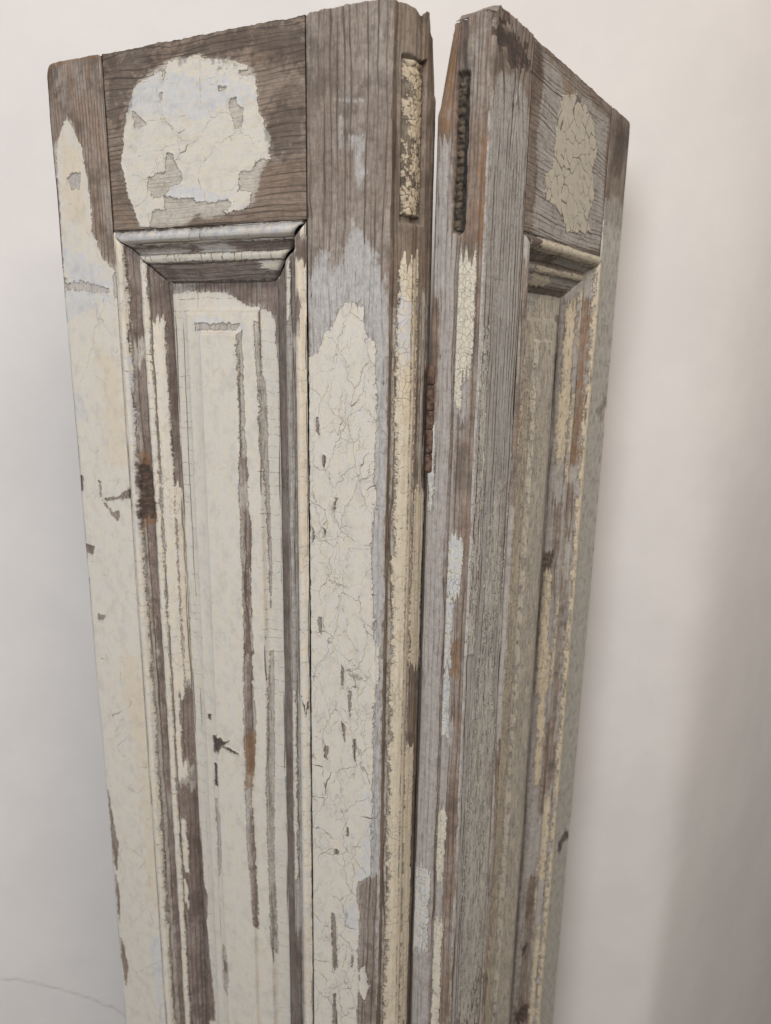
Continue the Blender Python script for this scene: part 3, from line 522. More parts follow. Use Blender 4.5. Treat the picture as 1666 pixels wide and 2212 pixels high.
    rim = k.math('MULTIPLY', k.ss(fce, .0, .45, True), .45)
    cc = k.mix(rim, cc, (.30, .25, .19))
    colr = k.mix(mc, colr, cc)
    # grime line just outside a flake edge
    out = k.math('MULTIPLY', k.ss(fce, -.35, -.02), k.math('SUBTRACT', 1.0, mc))
    colr = k.mix(k.math('MULTIPLY', out, .55), colr, (.06, .045, .035))
    crk = k.math('MULTIPLY', k.ss(fk, -.05, .08, True), k.math('MAXIMUM', mc, k.math('MULTIPLY', mu, .5)))
    if craze:
        wa = k.math('MULTIPLY', k.math('SUBTRACT', k.noise(iso, .075, 4, .6), .5), 15.0)
        wb = k.math('MULTIPLY', k.math('SUBTRACT', k.noise(k.vec(al, ac, seed), .075, 4, .6), .5), 15.0)
        for j, (ca, cl, wd, thr) in enumerate(craze):
            wk = min(1.0, ca/9.0)
            v3 = k.add('ShaderNodeTexVoronoi', feature='DISTANCE_TO_EDGE'); v3.inputs['Scale'].default_value = 1
            k.link(k.vec(k.math('DIVIDE', k.math('ADD', ac, k.math('MULTIPLY', wa, wk)), ca), k.math('DIVIDE', k.math('ADD', al, k.math('MULTIPLY', wb, wk)), cl), k.math('ADD', seed, 3.7*j)), v3.inputs['Vector'])
            dmm = k.math('MULTIPLY', v3.outputs['Distance'], ca)
            wv2 = k.math('MULTIPLY', k.ss(k.noise(iso, .11, 3), .35, .75), wd*.9)
            ln = k.ss(k.math('SUBTRACT', dmm, wv2), -.02, .10, True)
            gate = k.ss(k.noise(k.vec(ac, k.math('MULTIPLY', al, .6), k.math('ADD', seed, 1.9+j)), .055, 3, .6), thr, thr+.07)
            crk = k.math('MAXIMUM', crk, k.math('MULTIPLY', k.math('MULTIPLY', ln, k.math('MULTIPLY', gate, .72)), mc))
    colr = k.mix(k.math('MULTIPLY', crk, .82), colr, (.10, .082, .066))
    # stains
    colr = k.mix(k.math('MULTIPLY', k.ss(ru, -1.0, 1.0), k.math('MULTIPLY', k.ss(fib, .3, .65), k.math('SUBTRACT', .85, k.math('MULTIPLY', mc, .6)))), colr, (.24, .125, .05))
    dm = k.math('MULTIPLY', k.ss(k.math('ADD', td, k.math('MULTIPLY', k.math('SUBTRACT', mot, .5), 4.0)), -3.0, 3.5), .55)
    colr = k.mix(dm, colr, k.mix(.8, colr, (.035, .03, .028)))
    hf = k.noise(k.vec(k.math('MULTIPLY', ac, 1.9), k.math('MULTIPLY', al, .55), seed), 1.0, 5, .75)
    colr = k.mix(k.math('MULTIPLY', k.ss(hf, .40, .68), k.math('SUBTRACT', .30, k.math('MULTIPLY', mc, .15))), colr, k.mix(.7, colr, (.04, .032, .026)))
    hf2 = k.noise(k.vec(k.math('MULTIPLY', ac, .14), k.math('MULTIPLY', al, .10), k.math('ADD', seed, 9.0)), 1.0, 5, .65)
    colr = k.mix(k.math('MULTIPLY', k.ss(hf2, .46, .70), k.math('SUBTRACT', .30, k.math('MULTIPLY', mc, .12))), colr, k.mix(.75, colr, (.05, .04, .032)))
    km = k.math('MULTIPLY', k.ss(k.math('ADD', kn, k.math('MULTIPLY', k.math('SUBTRACT', k.noise(iso, .7, 4, .7), .5), 5.0)), -.9, .9), .88)
    colr = k.mix(km, colr, k.mix(k.ss(mot, .42, .6), (.035, .028, .026), (.10, .065, .05)))
    k.link(colr, k.b.inputs['Base Color'])
    ro = k.math('SUBTRACT', .82, k.math('MULTIPLY', mc, .32)); k.link(ro, k.b.inputs['Roughness'])
    k.b.inputs['Specular IOR Level'].default_value = .35
    h = k.math('MULTIPLY', mc, .42)
    h = k.math('ADD', h, k.math('MULTIPLY', mu, .06))
    h = k.math('SUBTRACT', h, k.math('MULTIPLY', crk, .30))
    bare = k.math('SUBTRACT', 1.0, k.math('MULTIPLY', mc, .85))
    h = k.math('ADD', h, k.math('MULTIPLY', k.math('MULTIPLY', rings, .16), bare))
    h = k.math('SUBTRACT', h, k.math('MULTIPLY', k.math('MULTIPLY', fib, .35), bare))
    h = k.math('ADD', h, k.math('MULTIPLY', brush, .05))
    h = k.math('ADD', h, k.math('MULTIPLY', k.noise(iso, 2.5, 3), .06))
    bp = k.add('ShaderNodeBump'); bp.inputs['Strength'].default_value = .9; bp.inputs['Distance'].default_value = .001
    k.link(h, bp.inputs['Height']); k.link(bp.outputs[0], k.b.inputs['Normal'])
    return k.m

def simple(name, c1, c2, scale, rough=.8, bump=.2, metal=0, dist=.002, stretch=(1, 1, 1)):
    k = N(name)
    tc = k.add('ShaderNodeTexCoord'); mp = k.add('ShaderNodeMapping'); mp.inputs['Scale'].default_value = stretch
    k.link(tc.outputs['Object'], mp.inputs[0]); v = mp.outputs[0]
    n = k.noise(v, scale, 5, .65)
    k.link(k.mix(k.ss(n, .35, .65), c1, c2), k.b.inputs['Base Color'])
    k.b.inputs['Roughness'].default_value = rough; k.b.inputs['Metallic'].default_value = metal
    bp = k.add('ShaderNodeBump'); bp.inputs['Strength'].default_value = bump; bp.inputs['Distance'].default_value = dist
    k.link(k.noise(v, scale*2.5, 5, .6), bp.inputs['Height']); k.link(bp.outputs[0], k.b.inputs['Normal'])
    return k.m

M = {
 'L_stile_in': painted_wood('old_cream_paint_on_broad_grained_pine', 4.2, under=(.54, .54, .53), ringdark=.88, wood=(.27, .215, .172), spots=.85, sprange=.55, craze=((17, 36, .13, .36), (9, 19, .02, .50), (17, 8.5, .0, .52))),
 'L_stile_out': painted_wood('old_cream_paint_on_fine_grained_pine', 2.6, under=(.575, .56, .52), veilk=.35, wood=(.29, .205, .150), craze=((26, 50, .04, .50),)),
 'L_rail': painted_wood('old_cream_paint_on_cross_grained_pine', 3.1, wood=(.25, .185, .138), ringdark=.85, veilk=.2, under=(.60, .56, .485), rcut=.7, silver=(.30, .24, .19), craze=((26, 30, .03, .47),)),
 'L_mold': painted_wood('old_cream_paint_on_moulding', 3.5, wood=(.205, .155, .13), silver=(.30, .25, .22), cream=(.60, .54, .435), fleck=.7, strk=.35, spots=.9, sprange=1.0, craze=((9, 7, .03, .50),)),
 'L_panel': painted_wood('old_cream_paint_on_panel', 3.5, wood=(.24, .18, .15), silver=(.32, .27, .24), fleck=.5, spots=.9, sprange=.8, craze=((26, 8, .0, .54),)),
 'L_side': painted_wood('flaking_paint_on_hinge_edge', 3.0, wood=(.22, .165, .12), silver=(.29, .24, .19), cream=(.54, .47, .35), cream2=(.59, .53, .42), fleck=.9, craze=((4.2, 5.5, .02, .50),)),
 'R_stile_in': painted_wood('grey_weathered_paint_on_pine', 4.2, under=(.55, .55, .525), cream=(.59, .56, .485), cream2=(.55, .53, .47), fleck=1.2, ringdark=.85, rcut=4.5, strk=2.2, veilk=.6, craze=((3.2, 6.5, .10, .46),)),
 'R_stile_out': painted_wood('dull_beige_paint_on_pine', 3.0, under=(.50, .48, .435), cream=(.54, .515, .445), cream2=(.48, .465, .42), fleck=1.1, strk=1.5, rcut=3.0, craze=((14, 25, .06, .46),)),
 'R_rail': painted_wood('grey_paint_on_cross_grained_pine', 2.8, under=(.52, .51, .48), cream=(.57, .515, .415), cream2=(.52, .49, .40), rcut=3.0),
 'R_mold': painted_wood('flaked_beige_paint_on_moulding', 3.2, under=(.50, .485, .455), cream=(.59, .515, .385), cream2=(.55, .50, .39), fleck=.8, rcut=1.6, strk=.9, veilk=.5, spots=.9, sprange=1.0, craze=((5, 6, .08, .42),)),
 'R_panel': painted_wood('crackled_beige_paint_on_panel', 1.7, under=(.51, .495, .46), cream=(.60, .54, .43), cream2=(.53, .50, .425), fleck=1.1, rcut=2, strk=1.7, veilk=.5, craze=((3.0, 4.5, .05, .46),)),
 'R_side': painted_wood('crackled_paint_on_hinge_edge', 3.0, under=(.47, .455, .435), cream=(.60, .545, .43), cream2=(.57, .53, .44), wood=(.27, .19, .14), fleck=.6, craze=((2.9, 3.8, .04, .40),)),
 'back': simple('bare_dark_pine', (.11, .08, .06), (.07, .052, .042), 30, stretch=(12, 12, 1)),
 'rust': simple('rusted_iron', (.030, .018, .014), (.17, .10, .065), 260, .7, .6, .1, .0006),
 'putty': simple('cracked_tan_filler', (.52, .43, .30), (.17, .145, .10), 420, .85, 1.0, 0, .0014),
 'fill': painted_wood('cracked_tan_filler_paint', 3.0, wood=(.17, .14, .10), silver=(.26, .22, .165), cream=(.50, .415, .29), cream2=(.43, .37, .28), fleck=.9, strk=.5),
 'rot': simple('rotted_brown_filler', (.15, .11, .07), (.03, .024, .018), 260, .85, .8, 0, .0012),
 'char': simple('black_rotted_filler', (.012, .011, .010), (.05, .04, .03), 220, .8, .8, 0, .0012),
 'wall': simple('white_plaster', (.69, .662, .632), (.65, .625, .60), 7, .88, .5, 0, .0014),
 'crack': simple('plaster_crack', (.42, .40, .38), (.55, .53, .51), 60),
 'floor': simple('grey_floor', (.32, .29, .26), (.27, .25, .22), 6, .6, .05),
}

# ------------------------------------------------------------------ mesh helpers
def empty(name, loc, rz, parent=None, **props):
    o = bpy.data.objects.new(name, None); col.objects.link(o); o.location = loc; o.rotation_euler = (0, 0, rz)
    o.empty_display_size = .05
    for k_, v_ in props.items(): o[k_] = v_
    return o
def mesh_obj(name, verts, faces, m, parent=None, smooth=False):
    me = bpy.data.meshes.new(name); me.from_pydata([tuple(v) for v in verts], [], faces); me.update()
    if smooth: me.polygons.foreach_set('use_smooth', [True]*len(me.polygons))
    me.materials.append(m); o = bpy.data.objects.new(name, me); col.objects.link(o)
    if parent: o.parent = parent
    return o
def grid_mesh(name, X, Y, Z, m, parent, attrs=None, flip=False):
    r, c = X.shape; n = r*c
    me = bpy.data.meshes.new(name); me.vertices.add(n)
    co = np.stack([X, Y, Z], -1).reshape(-1).astype(np.float32); me.vertices.foreach_set('co', co)
    i = np.arange(n).reshape(r, c); a = i[:-1, :-1]; b = i[:-1, 1:]; d = i[1:, :-1]; e = i[1:, 1:]
    q = np.stack([a, d, e, b] if not flip else [a, b, e, d], -1).reshape(-1, 4); f = len(q)
    me.loops.add(f*4); me.loops.foreach_set('vertex_index', q.reshape(-1).astype(np.int32))
    me.polygons.add(f); me.polygons.foreach_set('loop_start', np.arange(0, f*4, 4, dtype=np.int32))
    me.polygons.foreach_set('use_smooth', np.ones(f, bool))
    if attrs:
        for nm, A in attrs.items():
            if isinstance(A, tuple):
                at = me.attributes.new(nm, 'FLOAT_VECTOR', 'POINT')
                at.data.foreach_set('vector', np.stack(A, -1).reshape(-1).astype(np.float32))
            else:
                at = me.attributes.new(nm, 'FLOAT', 'POINT'); at.data.foreach_set('value', A.reshape(-1).astype(np.float32))
    me.materials.append(m); me.update(); me.validate()
    o = bpy.data.objects.new(name, me); col.objects.link(o)
    if parent: o.parent = parent
    return o
def box(name, x0, x1, y0, y1, z0, z1, m, parent=None):
    v = [(x, y, z) for z in (z0, z1) for y in (y0, y1) for x in (x0, x1)]
    f = [(0, 2, 3, 1), (4, 5, 7, 6), (0, 1, 5, 4), (2, 6, 7, 3), (0, 4, 6, 2), (1, 3, 7, 5)]
    return mesh_obj(name, v, f, m, parent)

STEP = 0.5
PROF = [(0, -.2), (.8, -1.4), (2, 1.2), (4.5, 2.2), (7, 1.2), (8, -2), (10, -5), (14, -8), (15, -7.2), (17, -6.2), (19.5, -7.5), (20.5, -9.5), (24, -11), (28, -14), (31, -17), (32, -18.2)]
PX = np.array([p[0] for p in PROF]); PW = np.array([p[1] for p in PROF])
def prof(s):                                          # softened moulding section
    r = 0
    for d_, k_ in ((-.7, .2), (-.35, .2), (0, .2), (.35, .2), (.7, .2)): r = r+k_*np.interp(s+d_, PX, PW)
    return r
PT = [(80, -19), (85.3, -17.8), (96.5, -17.2), (98, -16.6), (98.8, -14.6), (102, -14.4), (103, -14.2), (111, -12.0), (112.3, -10.9), (148, -10.9), (149.3, -12.0), (157, -14.2), (158, -14.4), (161.2, -14.6), (162, -16.6), (163.5, -17.2), (168.8, -17.8), (174, -19)]
def panel_w(u, v):
    vv = v-137.0                                      # top edge: same section, turned, but a wider margin
    du = np.minimum(u-85.0, 169.0-u)
    dv = vv-5.0
    d_ = np.minimum(du, dv)
    xs = np.array([0, 5, 11.5, 13, 13.8, 18, 26.5, 27.5, 60]); ws = np.array([-18.6, -18.4, -17.8, -16.4, -14.2, -13.9, -13.2, -10.0, -10.0])
    r = 0
    for q in (-.5, 0, .5): r = r+np.interp(d_+q, xs, ws)/3
    return r

def vt_side(leaf, d_):                                # how far the upper end of the hinge edge is worn down, by depth
    if leaf == 'L': return 1.0+2.0*sstep(4, 12, d_)+2.5*np.exp(-((d_-14)/3)**2)-1.0*sstep(16, 20, d_)+6.5*sstep(23, 31, d_)+.8*fbm(d_/3, d_*0, 7, 2)
    return 3.2+1.0*fbm(d_/3, d_*0, 7, 2)+2.8*sstep(8, 22, d_)
def vrows(v0, v1):
    a = np.arange(v0, min(v1, 905), STEP)
    return np.concatenate([a, np.arange(a[-1]+12, v1, 12), [v1]])

def finish(leaf, part, name, S_, parent, a, b, U, V, W, F, crk, grain, mat, pads=(0, 0, 0, 0), label=None, ringh=.12, warp=None):
    """displace by the paint layers, pad skirts, write the mesh. a,b layout coords; grain=(across, along)"""
    ac, al = grain; sd = sum(map(ord, leaf+part))
    cm = sstep(-.25, .25, F['cream']); um = sstep(-.3, .3, F['under'])
    curl = np.exp(-((F['cream']-.5)/.8)**2)*sstep(-.2, .3, fbm(a/7, b/7, sd+9, 2))*.25
    H = cm*.36+um*.06+curl*1.3*cm
    H = H-sstep(.30, -.2, crk)*.12*cm
    H = H+(1-cm)*fbm(ac/1.6, al/40, sd+4, 3)*.22+fbm(a/25, b/60, sd+6, 3)*.35
    H = H-.15*sstep(-1, 1, F['dirt'])
    if callable(W): W = W(U, V)
    dx, dw = (0, 1)
    W = W+H
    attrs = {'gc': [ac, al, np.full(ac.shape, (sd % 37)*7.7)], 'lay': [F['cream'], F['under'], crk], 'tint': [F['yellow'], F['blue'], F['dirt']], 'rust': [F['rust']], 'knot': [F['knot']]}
    pt, pb, pl, pr = pads
    def padder(A, side, n):
        pw = [(0, 0), (0, 0)]
        pw[0 if side in 'tb' else 1] = (n, 0) if side in 'tl' else (0, n)
        return np.pad(A, pw, mode='edge')
    for side, on in zip('tblr', pads):
        if not on: continue
        ws = np.array([-32.5, -24, -16, -9, -4, -1.6, -.5])
        U = padder(U, side, 7); V = padder(V, side, 7); W = padder(W, side, 7)
        for kk in attrs: attrs[kk] = [padder(x, side, 7) for x in attrs[kk]]
        r_, c_ = W.shape
        bite = fbm(np.arange(r_)[:, None]/30+0*W, np.arange(c_)[None, :]/30+0*W, sd+77, 3)
        if side == 't':
            lim = -32.5
            if part == 'stile_in' and leaf == 'R': lim = -(22.5+9.5*sstep(14, 40, U[7]))
            W[:7] = np.maximum(W[7]*0+ws[:, None], lim); W[7] = np.minimum(W[7], 0)-.05
            V[:7] = V[7]+np.array([.6, .1, 0, .05, .0, .0, 0])[:, None]+bite[:7]*.4
            if part == 'stile_in':
                V[:7] = V[7]+(vt_side(leaf, -W[:7])-V[7, 0])*np.exp(-(np.maximum(U[7], 0)/9.0)**2)*sstep(.3, 6, -W[:7])
            for kk in range(3): attrs['lay'][0][:7] = -3
            attrs['lay'][1][:7] = np.minimum(attrs['lay'][1][:7], -2)
            attrs['gc'][1][:7] = attrs['gc'][1][7]+ws[:, None]
        elif side == 'b':
            W[-7:] = ws[::-1][:, None]
        elif side == 'l':
            W[:, :7] = ws[None, :]
        else:
            W[:, -7:] = ws[::-1][None, :]
            attrs['gc'][0][:, -7:] += ws[::-1][None, :]
    X = U/1000; Y = W*S_/1000; Z = -V/1000
    at = {kk: (tuple(vv) if len(vv) == 3 else vv[0]) for kk, vv in attrs.items()}
    o = grid_mesh(name, X, Y, Z, mat, parent, at, flip=FLIP[leaf])
    if label: o['label'] = label
    return o
FLIP = {'L': True, 'R': False}
BIG = 9.0
def mask_to(d_, m_, thr=0):                           # push the crack distance away where the mask is low
    return d_+np.clip((thr-m_)*6, 0, 5)

def cracks_and_step_shade(leaf, part, a, b, along, F):
    sd = sum(map(ord, leaf+part)); c = np.full(a.shape, BIG)
    wa = fbm(a/14, b/14, sd+300, 3)*5; wb = fbm(a/14, b/14, sd+310, 3)*5
    sparse = fbm(a/22, b/35, sd+320, 2)
    if leaf == 'L' and part == 'stile_in':
        f, _ = worley((a+wa*1.6)/15, (b+wb*1.6)/27, sd+1, 1.0); c = smin0(c, mask_to(f*8-.02-.16*sstep(.1, .6, sparse), sparse, -.55))
        f, _ = worley((a+wa*1.5)/8, (b+wb)/15, sd+2, 1.0); c = smin0(c, mask_to(f*5-.0, fbm(a/15, b/20, sd+5, 2), -.12))
        l, i = lines1d(b, wa*.4+fbm(a/6, b/9, sd+6, 2)*2, 8, sd+3); c = smin0(c, mask_to(l-.0, fbm(a/9, b/12, sd+7, 2), -.12))
    elif leaf == 'L' and part == 'stile_out':
        f, _ = worley((a+wa)/20, (b+wb)/38, sd+1, 1.0); c = smin0(c, mask_to(f*9-.03, sparse, .12))
        l, i = lines1d(b, wa, 22, sd+3); c = smin0(c, mask_to(l-.02, fbm(a/9, b/12, sd+7, 2), .25))
    elif leaf == 'L' and part == 'rail':
        l, i = lines1d(b, wa*.25, 17, sd+3); c = smin0(c, mask_to(l-.05, fbm(a/16, b/9, sd+7, 2), .05))
        l, i = lines1d(a, wb*.35, 23, sd+4); c = smin0(c, mask_to(l-.08, fbm(a/9, b/16, sd+8, 2), .1))
        f, _ = worley((a+wa)/16, (b+wb)/13, sd+1, 1.0); c = smin0(c, mask_to(f*6-.05, sparse, .15))
    elif leaf == 'L' and part == 'panel':
        edge = np.maximum(sstep(104, 97, a), sstep(150, 156, a)); edge = np.maximum(edge, sstep(158, 148, b))
        l, i = lines1d(b, wa*.2+fbm(a/5, b/6, sd+6, 2)*1.2, 7.5, sd+3); c = smin0(c, mask_to(l-.05-.08*i, edge+fbm(a/12, b/12, sd+9, 2)*.5, .55))
        l, i = lines1d(a, wb*.15, 9, sd+5); c = smin0(c, mask_to(l-.0, fbm(a/4, b/45, sd+11, 2), .3))
        for u_, w_ in ((98.3, .35), (111.8, .25), (148.3, .15), (161.7, .35), (86.0, .5), (168.3, .5)):  # dark lines at the panel steps: groove dirt and painted-in contact shade
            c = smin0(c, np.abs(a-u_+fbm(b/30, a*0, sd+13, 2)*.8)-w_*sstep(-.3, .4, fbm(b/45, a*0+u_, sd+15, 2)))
    elif part in ('m_top', 'm_out', 'm_in'):
        L_ = b
        sp = {'m_top': 11, 'm_out': 12, 'm_in': 8}[part]
        bead = (a > 14.6) & (a < 20.2); b0 = a < 8.3
        l, i = lines1d(L_, fbm(a/2, L_/6, sd+2, 2)*1.5, sp*.7, sd+3); c1 = l-.10-.16*i
        l2, i2 = lines1d(L_, fbm(a/3, L_/6, sd+2, 2)*2.5, sp, sd+33); c2 = l2-.06-.10*i2
        c = np.where(bead, c1, np.where(b0, c2, c)); c = np.where((a > 20.2), mask_to(l2+.02, fbm(a/5, L_/22, sd+21, 2), .0), c)
        for s_, w_ in ((.7, .35), (8.4, .4), (14.6, .42), (20.3, .5), (31.3, .5)):  # grooves between the beads darkened, shade put in along with dirt
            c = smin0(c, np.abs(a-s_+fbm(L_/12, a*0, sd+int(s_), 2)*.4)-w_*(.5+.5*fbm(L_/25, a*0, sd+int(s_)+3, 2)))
    elif leaf == 'R' and part == 'rail':
        f, _ = worley((a+wa*.8)/10.5, (b+wb*.8)/9.5, sd+1, 1.0); c = smin0(c, mask_to(f*4.5-.16-.22*sstep(-.3, .5, sparse), fbm(a/9, b/9, sd+44, 2), -.2))
    elif part == 'side':
        cell = 3.6 if leaf == 'R' else 4.6
        fx = 1.0 if leaf == 'R' else .7
        f, _ = worley((a+wa*.2)/cell/.9, (b+wb*.3)/cell, sd+1, .85); c = smin0(c, mask_to(f*cell*.5-.02, fbm(a/6, b/18, sd+15, 2), -.15 if leaf == 'R' else .25))
        l, i = lines1d(b, fbm(a/3, b/9, sd+6, 2)*2, 8, sd+3); c = smin0(c, mask_to(l-.05-.1*i, fbm(a/5, b/20, sd+7, 2), -.1))
    elif leaf == 'R' and part == 'panel':
        f, _ = worley((a+wa*.2)/5.5, (b+wb*.3)/4.2, sd+1, .8); c = smin0(c, mask_to(f*2.2-.08, fbm(a/9, b/18, sd+15, 2)+sstep(112, 106, a)*.5, .1))
        l, i = lines1d(a, fbm(a/4, b/50, sd+8, 2)*1.0, 2.6, sd+9); c = smin0(c, mask_to(l-.10, sstep(106, 110, a)+fbm(a/3, b/22, sd+19, 2)*.6, .55))
    elif leaf == 'R' and part == 'stile_in':
        f, _ = worley((a+wa*.2)/3.2, (b+wb*.3)/5.2, sd+1, .85); c = smin0(c, mask_to(f*1.8-.10, fbm(a/9, b/30, sd+15, 2), .0))
        l, i = lines1d(a, fbm(a/6, b/70, sd+8, 2)*1.4, 2.7, sd+9); c = smin0(c, mask_to(l-.16, fbm(a/4, b/70, sd+19, 2), -.35))
    elif leaf == 'R':
        f, _ = worley((a+wa)/16, (b+wb)/28, sd+1, 1.0); c = smin0(c, mask_to(f*7-.05, sparse, .3))
    return c

# ------------------------------------------------------------------ one shutter leaf
def knot(ac, al, cu, cv, ru, rv, amt):                # bends the grain round a knot
    d_ = ((ac-cu)/ru)**2+((al-cv)/rv)**2
    return ac+amt*np.sign(ac-cu+1e-6)*np.exp(-d_)
def build_leaf(leaf, root):
    S_ = 1 if leaf == 'L' else -1
    VEND = (TOP-FLOOR)*1000-4
    du = STEP if leaf == 'L' else STEP*1.15
    def g(u0, u1, v0, v1, cstep=None):
        cs = cstep or du
        a = np.linspace(u0, u1, int(round((u1-u0)/cs))+1); b = vrows(v0, v1)
        B, A = np.meshgrid(b, a, indexing='ij'); return A, B
    # --- inner stile
    A, B = g(0, 52.6, 0, VEND)
    F = fields(leaf, 'stile_in', A, B, 1); C = cracks_and_step_shade(leaf, 'stile_in', A, B, 1, F)
    topw = (1.2*fbm(A/9, A*0, 3, 3)+.5*fbm(A/2.5, A*0, 6, 2))
    if leaf == 'L': topw = topw+1.2*sstep(4, 0, A)+.8*sstep(49, 52.6, A)
    else: topw = topw+5*sstep(10, 0, A)**2+1.0*sstep(49, 52.6, A)
    V = B+topw*np.exp(-B/12)
    U = A+0*A
    inner = fbm(B/14, B*0, 12+ord(leaf), 3)*.5
    U = U+inner*np.exp(-A/2.0)
    W = -1.3*np.exp(-A/.8)-.9*np.exp(-(52.6-A)/.5)
    if leaf == 'L': W = W-1.4*np.exp(-((A-5.2)/.7)**2)*sstep(200, 300, B)*.6
    ac = A.copy()
    if leaf == 'R':
        ac = knot(A, B, 9, 14, 7, 22, 5); ac = knot(ac, B, 34, 34, 12, 22, 6)
        W = W-1.0*np.exp(-((A-30)/5)**2-((B-38)/9)**2)*(1+fbm(A/1.5, B/6, 5, 3))
        W = W-.8*np.exp(-((A-9)/4)**2-((B-10)/10)**2)
    else:
        W = W-2.2*np.exp(-((A-51.5)/1.6)**2-((B-102)/4)**2)
    finish(leaf, 'stile_in', 'stile', S_, root, A, B, U, V, W, F, C, (ac, B), M[leaf+'_stile_in'], (1, 1, 0, 1))
    # --- outer stile
    A, B = g(201.6, 250, 0, VEND)
    F = fields(leaf, 'stile_out', A, B, 1); C = cracks_and_step_shade(leaf, 'stile_out', A, B, 1, F)
    rr = 7.0; cx = 250-rr; rnd = np.where(A > cx, rr-np.sqrt(np.maximum(rr*rr-(A-cx)**2, 0)), 0)
    V = B+(rnd+.6*fbm(A/7, A*0, 23, 3)+.8*sstep(204.5, 201.6, A))*np.exp(-B/(14))
    t = (A-201.6)/48.4
    edge = fbm(B/40, B*0, 41+ord(leaf), 4)*.7
    if leaf == 'R':
        edge = edge-2.6*np.exp(-((B-229)/5)**2)+1.2*np.exp(-((B-221)/5)**2)-1.6*np.exp(-((B-236)/3)**2)
        edge = edge-3.2*np.exp(-((B-640)/7)**2)-1.5*sstep(640, 655, B)
    else:
        edge = edge-.6*np.exp(-((B-560)/60)**2)
    U = A+edge*sstep(.55, 1, t)
    W = -1.2*np.exp(-(250-A)/1.0)-.8*np.exp(-(A-201.6)/.5)
    ac = A.copy()
    if leaf == 'R': ac = knot(A, B, 246, 229, 9, 14, 7); ac = knot(ac, B, 246, 640, 10, 22, 8); W = W-1.2*np.exp(-((A-241)/4)**2-((B-229)/7)**2)-1.5*np.exp(-((A-242)/4)**2-((B-640)/12)**2)
    else: ac = knot(A, B, 205, 272, 12, 10, 6)
    finish(leaf, 'stile_out', 'stile', S_, root, A, B, U, V, W, F, C, (ac, B), M[leaf+'_stile_out'], (1, 1, 1, 1))
    # --- top rail
    a = np.linspace(53.1, 201.1, int(148/du)); b = np.arange(0, 104.6, STEP)
    B, A = np.meshgrid(b, a, indexing='ij')
    F = fields(leaf, 'rail', A, B, 0); C = cracks_and_step_shade(leaf, 'rail', A, B, 0, F)
    V = B+(.7*fbm(A/8, A*0, 33, 3)+.6+.3*fbm(A/2, A*0, 35, 2))*np.exp(-B/10)
    W = -.5-.7*np.exp(-(A-53.1)/.5)-.7*np.exp(-(201.1-A)/.5)-.8*np.exp(-(104.6-B)/.6)
    finish(leaf, 'rail', 'top_rail', S_, root, A, B, A+0, V, W, F, C, (B+fbm(A/60, B/40, 8, 2)*5, A), M[leaf+'_rail'], (1, 1, 1, 1))
    # --- mouldings (profile s, length t)
    ds = .42 if leaf == 'L' else .5
    s = np.arange(0, 32.01, ds)
    # top
    t = np.linspace(0, 1, int(148/du)); Sg, Tg = np.meshgrid(s, t, indexing='ij')
    u0, u1 = 53.3, 200.9
    gapo = {'L': 1.6, 'R': .3}[leaf]
    U = u0+Sg*.98+gapo*sstep(0, 3, Sg) + Tg*((u1-Sg)-(u0+Sg*.98+gapo*sstep(0, 3, Sg)))
    V = 104.9+Sg*1.0
    F = fields(leaf, 'm_top', Sg, U, 1); C = cracks_and_step_shade(leaf, 'm_top', Sg, U, 1, F)
    W = prof(Sg)-1.5*np.exp(-(U-u0-Sg-gapo)/.8)-.8*np.exp(-(u1-Sg-U)/.7)
    W = W+fbm(U/30, Sg*0, 51, 2)*.4
    finish(leaf, 'm_top', 'moulding', S_, root, Sg, U, U, V, W, F, C, (Sg*1.2, U), M[leaf+'_mold'], (0, 0, 0, 0))
    # sides
    for part in ('m_out', 'm_in'):
        vr = vrows(0, VEND-105)
        Tg, Sg = np.meshgrid(vr, s, indexing='ij'); k0 = (VEND-105-Sg)/(VEND-105)
        gap = ({'L': 1.9, 'R': 0}[leaf] if part == 'm_in' else {'L': .95, 'R': .5}[leaf])*sstep(0, 3, Sg)
        V = 104.9+Sg+gap+Tg*k0
        U = (200.9-Sg) if part == 'm_out' else (53.3+Sg)
        F = fields(leaf, part, Sg, V, 1); C = cracks_and_step_shade(leaf, part, Sg, V, 1, F)
        W = prof(Sg)-1.2*np.exp(-(V-104.9-Sg-gap)/.8)+fbm(V/60, Sg*0, 61, 2)*.35
        if leaf == 'L' and part == 'm_out':
            W = W-2.0*np.exp(-((Sg-10.5)/2.5)**2-((V-270)/9)**2)*(1+.8*fbm(Sg/1.5, V/3, 8, 3))
        if leaf == 'R' and part == 'm_out':
            W = W-3.0*np.exp(-((Sg-21)/4)**2-((V-812)/9)**2)*(1+.9*fbm(Sg/1.5, V/4, 8, 3))-2.0*np.exp(-((Sg-17)/3)**2-((V-735)/10)**2)
            W = W-2.5*np.exp(-((Sg-24)/3)**2-((V-352)/8)**2)
        finish(leaf, part, 'moulding', S_, root, Sg, V, U+0, V, W, F, C, (Sg*1.2, V), M[leaf+'_mold'], (0, 0, 0, 0))
    # --- raised panel
    A, B = g(80.5, 173.5, 133, VEND-2)
    F = fields(leaf, 'panel', A, B, 1); C = cracks_and_step_shade(leaf, 'panel', A, B, 1, F)
    W = panel_w(A, B)
    finish(leaf, 'panel', 'panel', S_, root, A, B, A+0, B+0, W, F, C, (A, B), M[leaf+'_panel'])
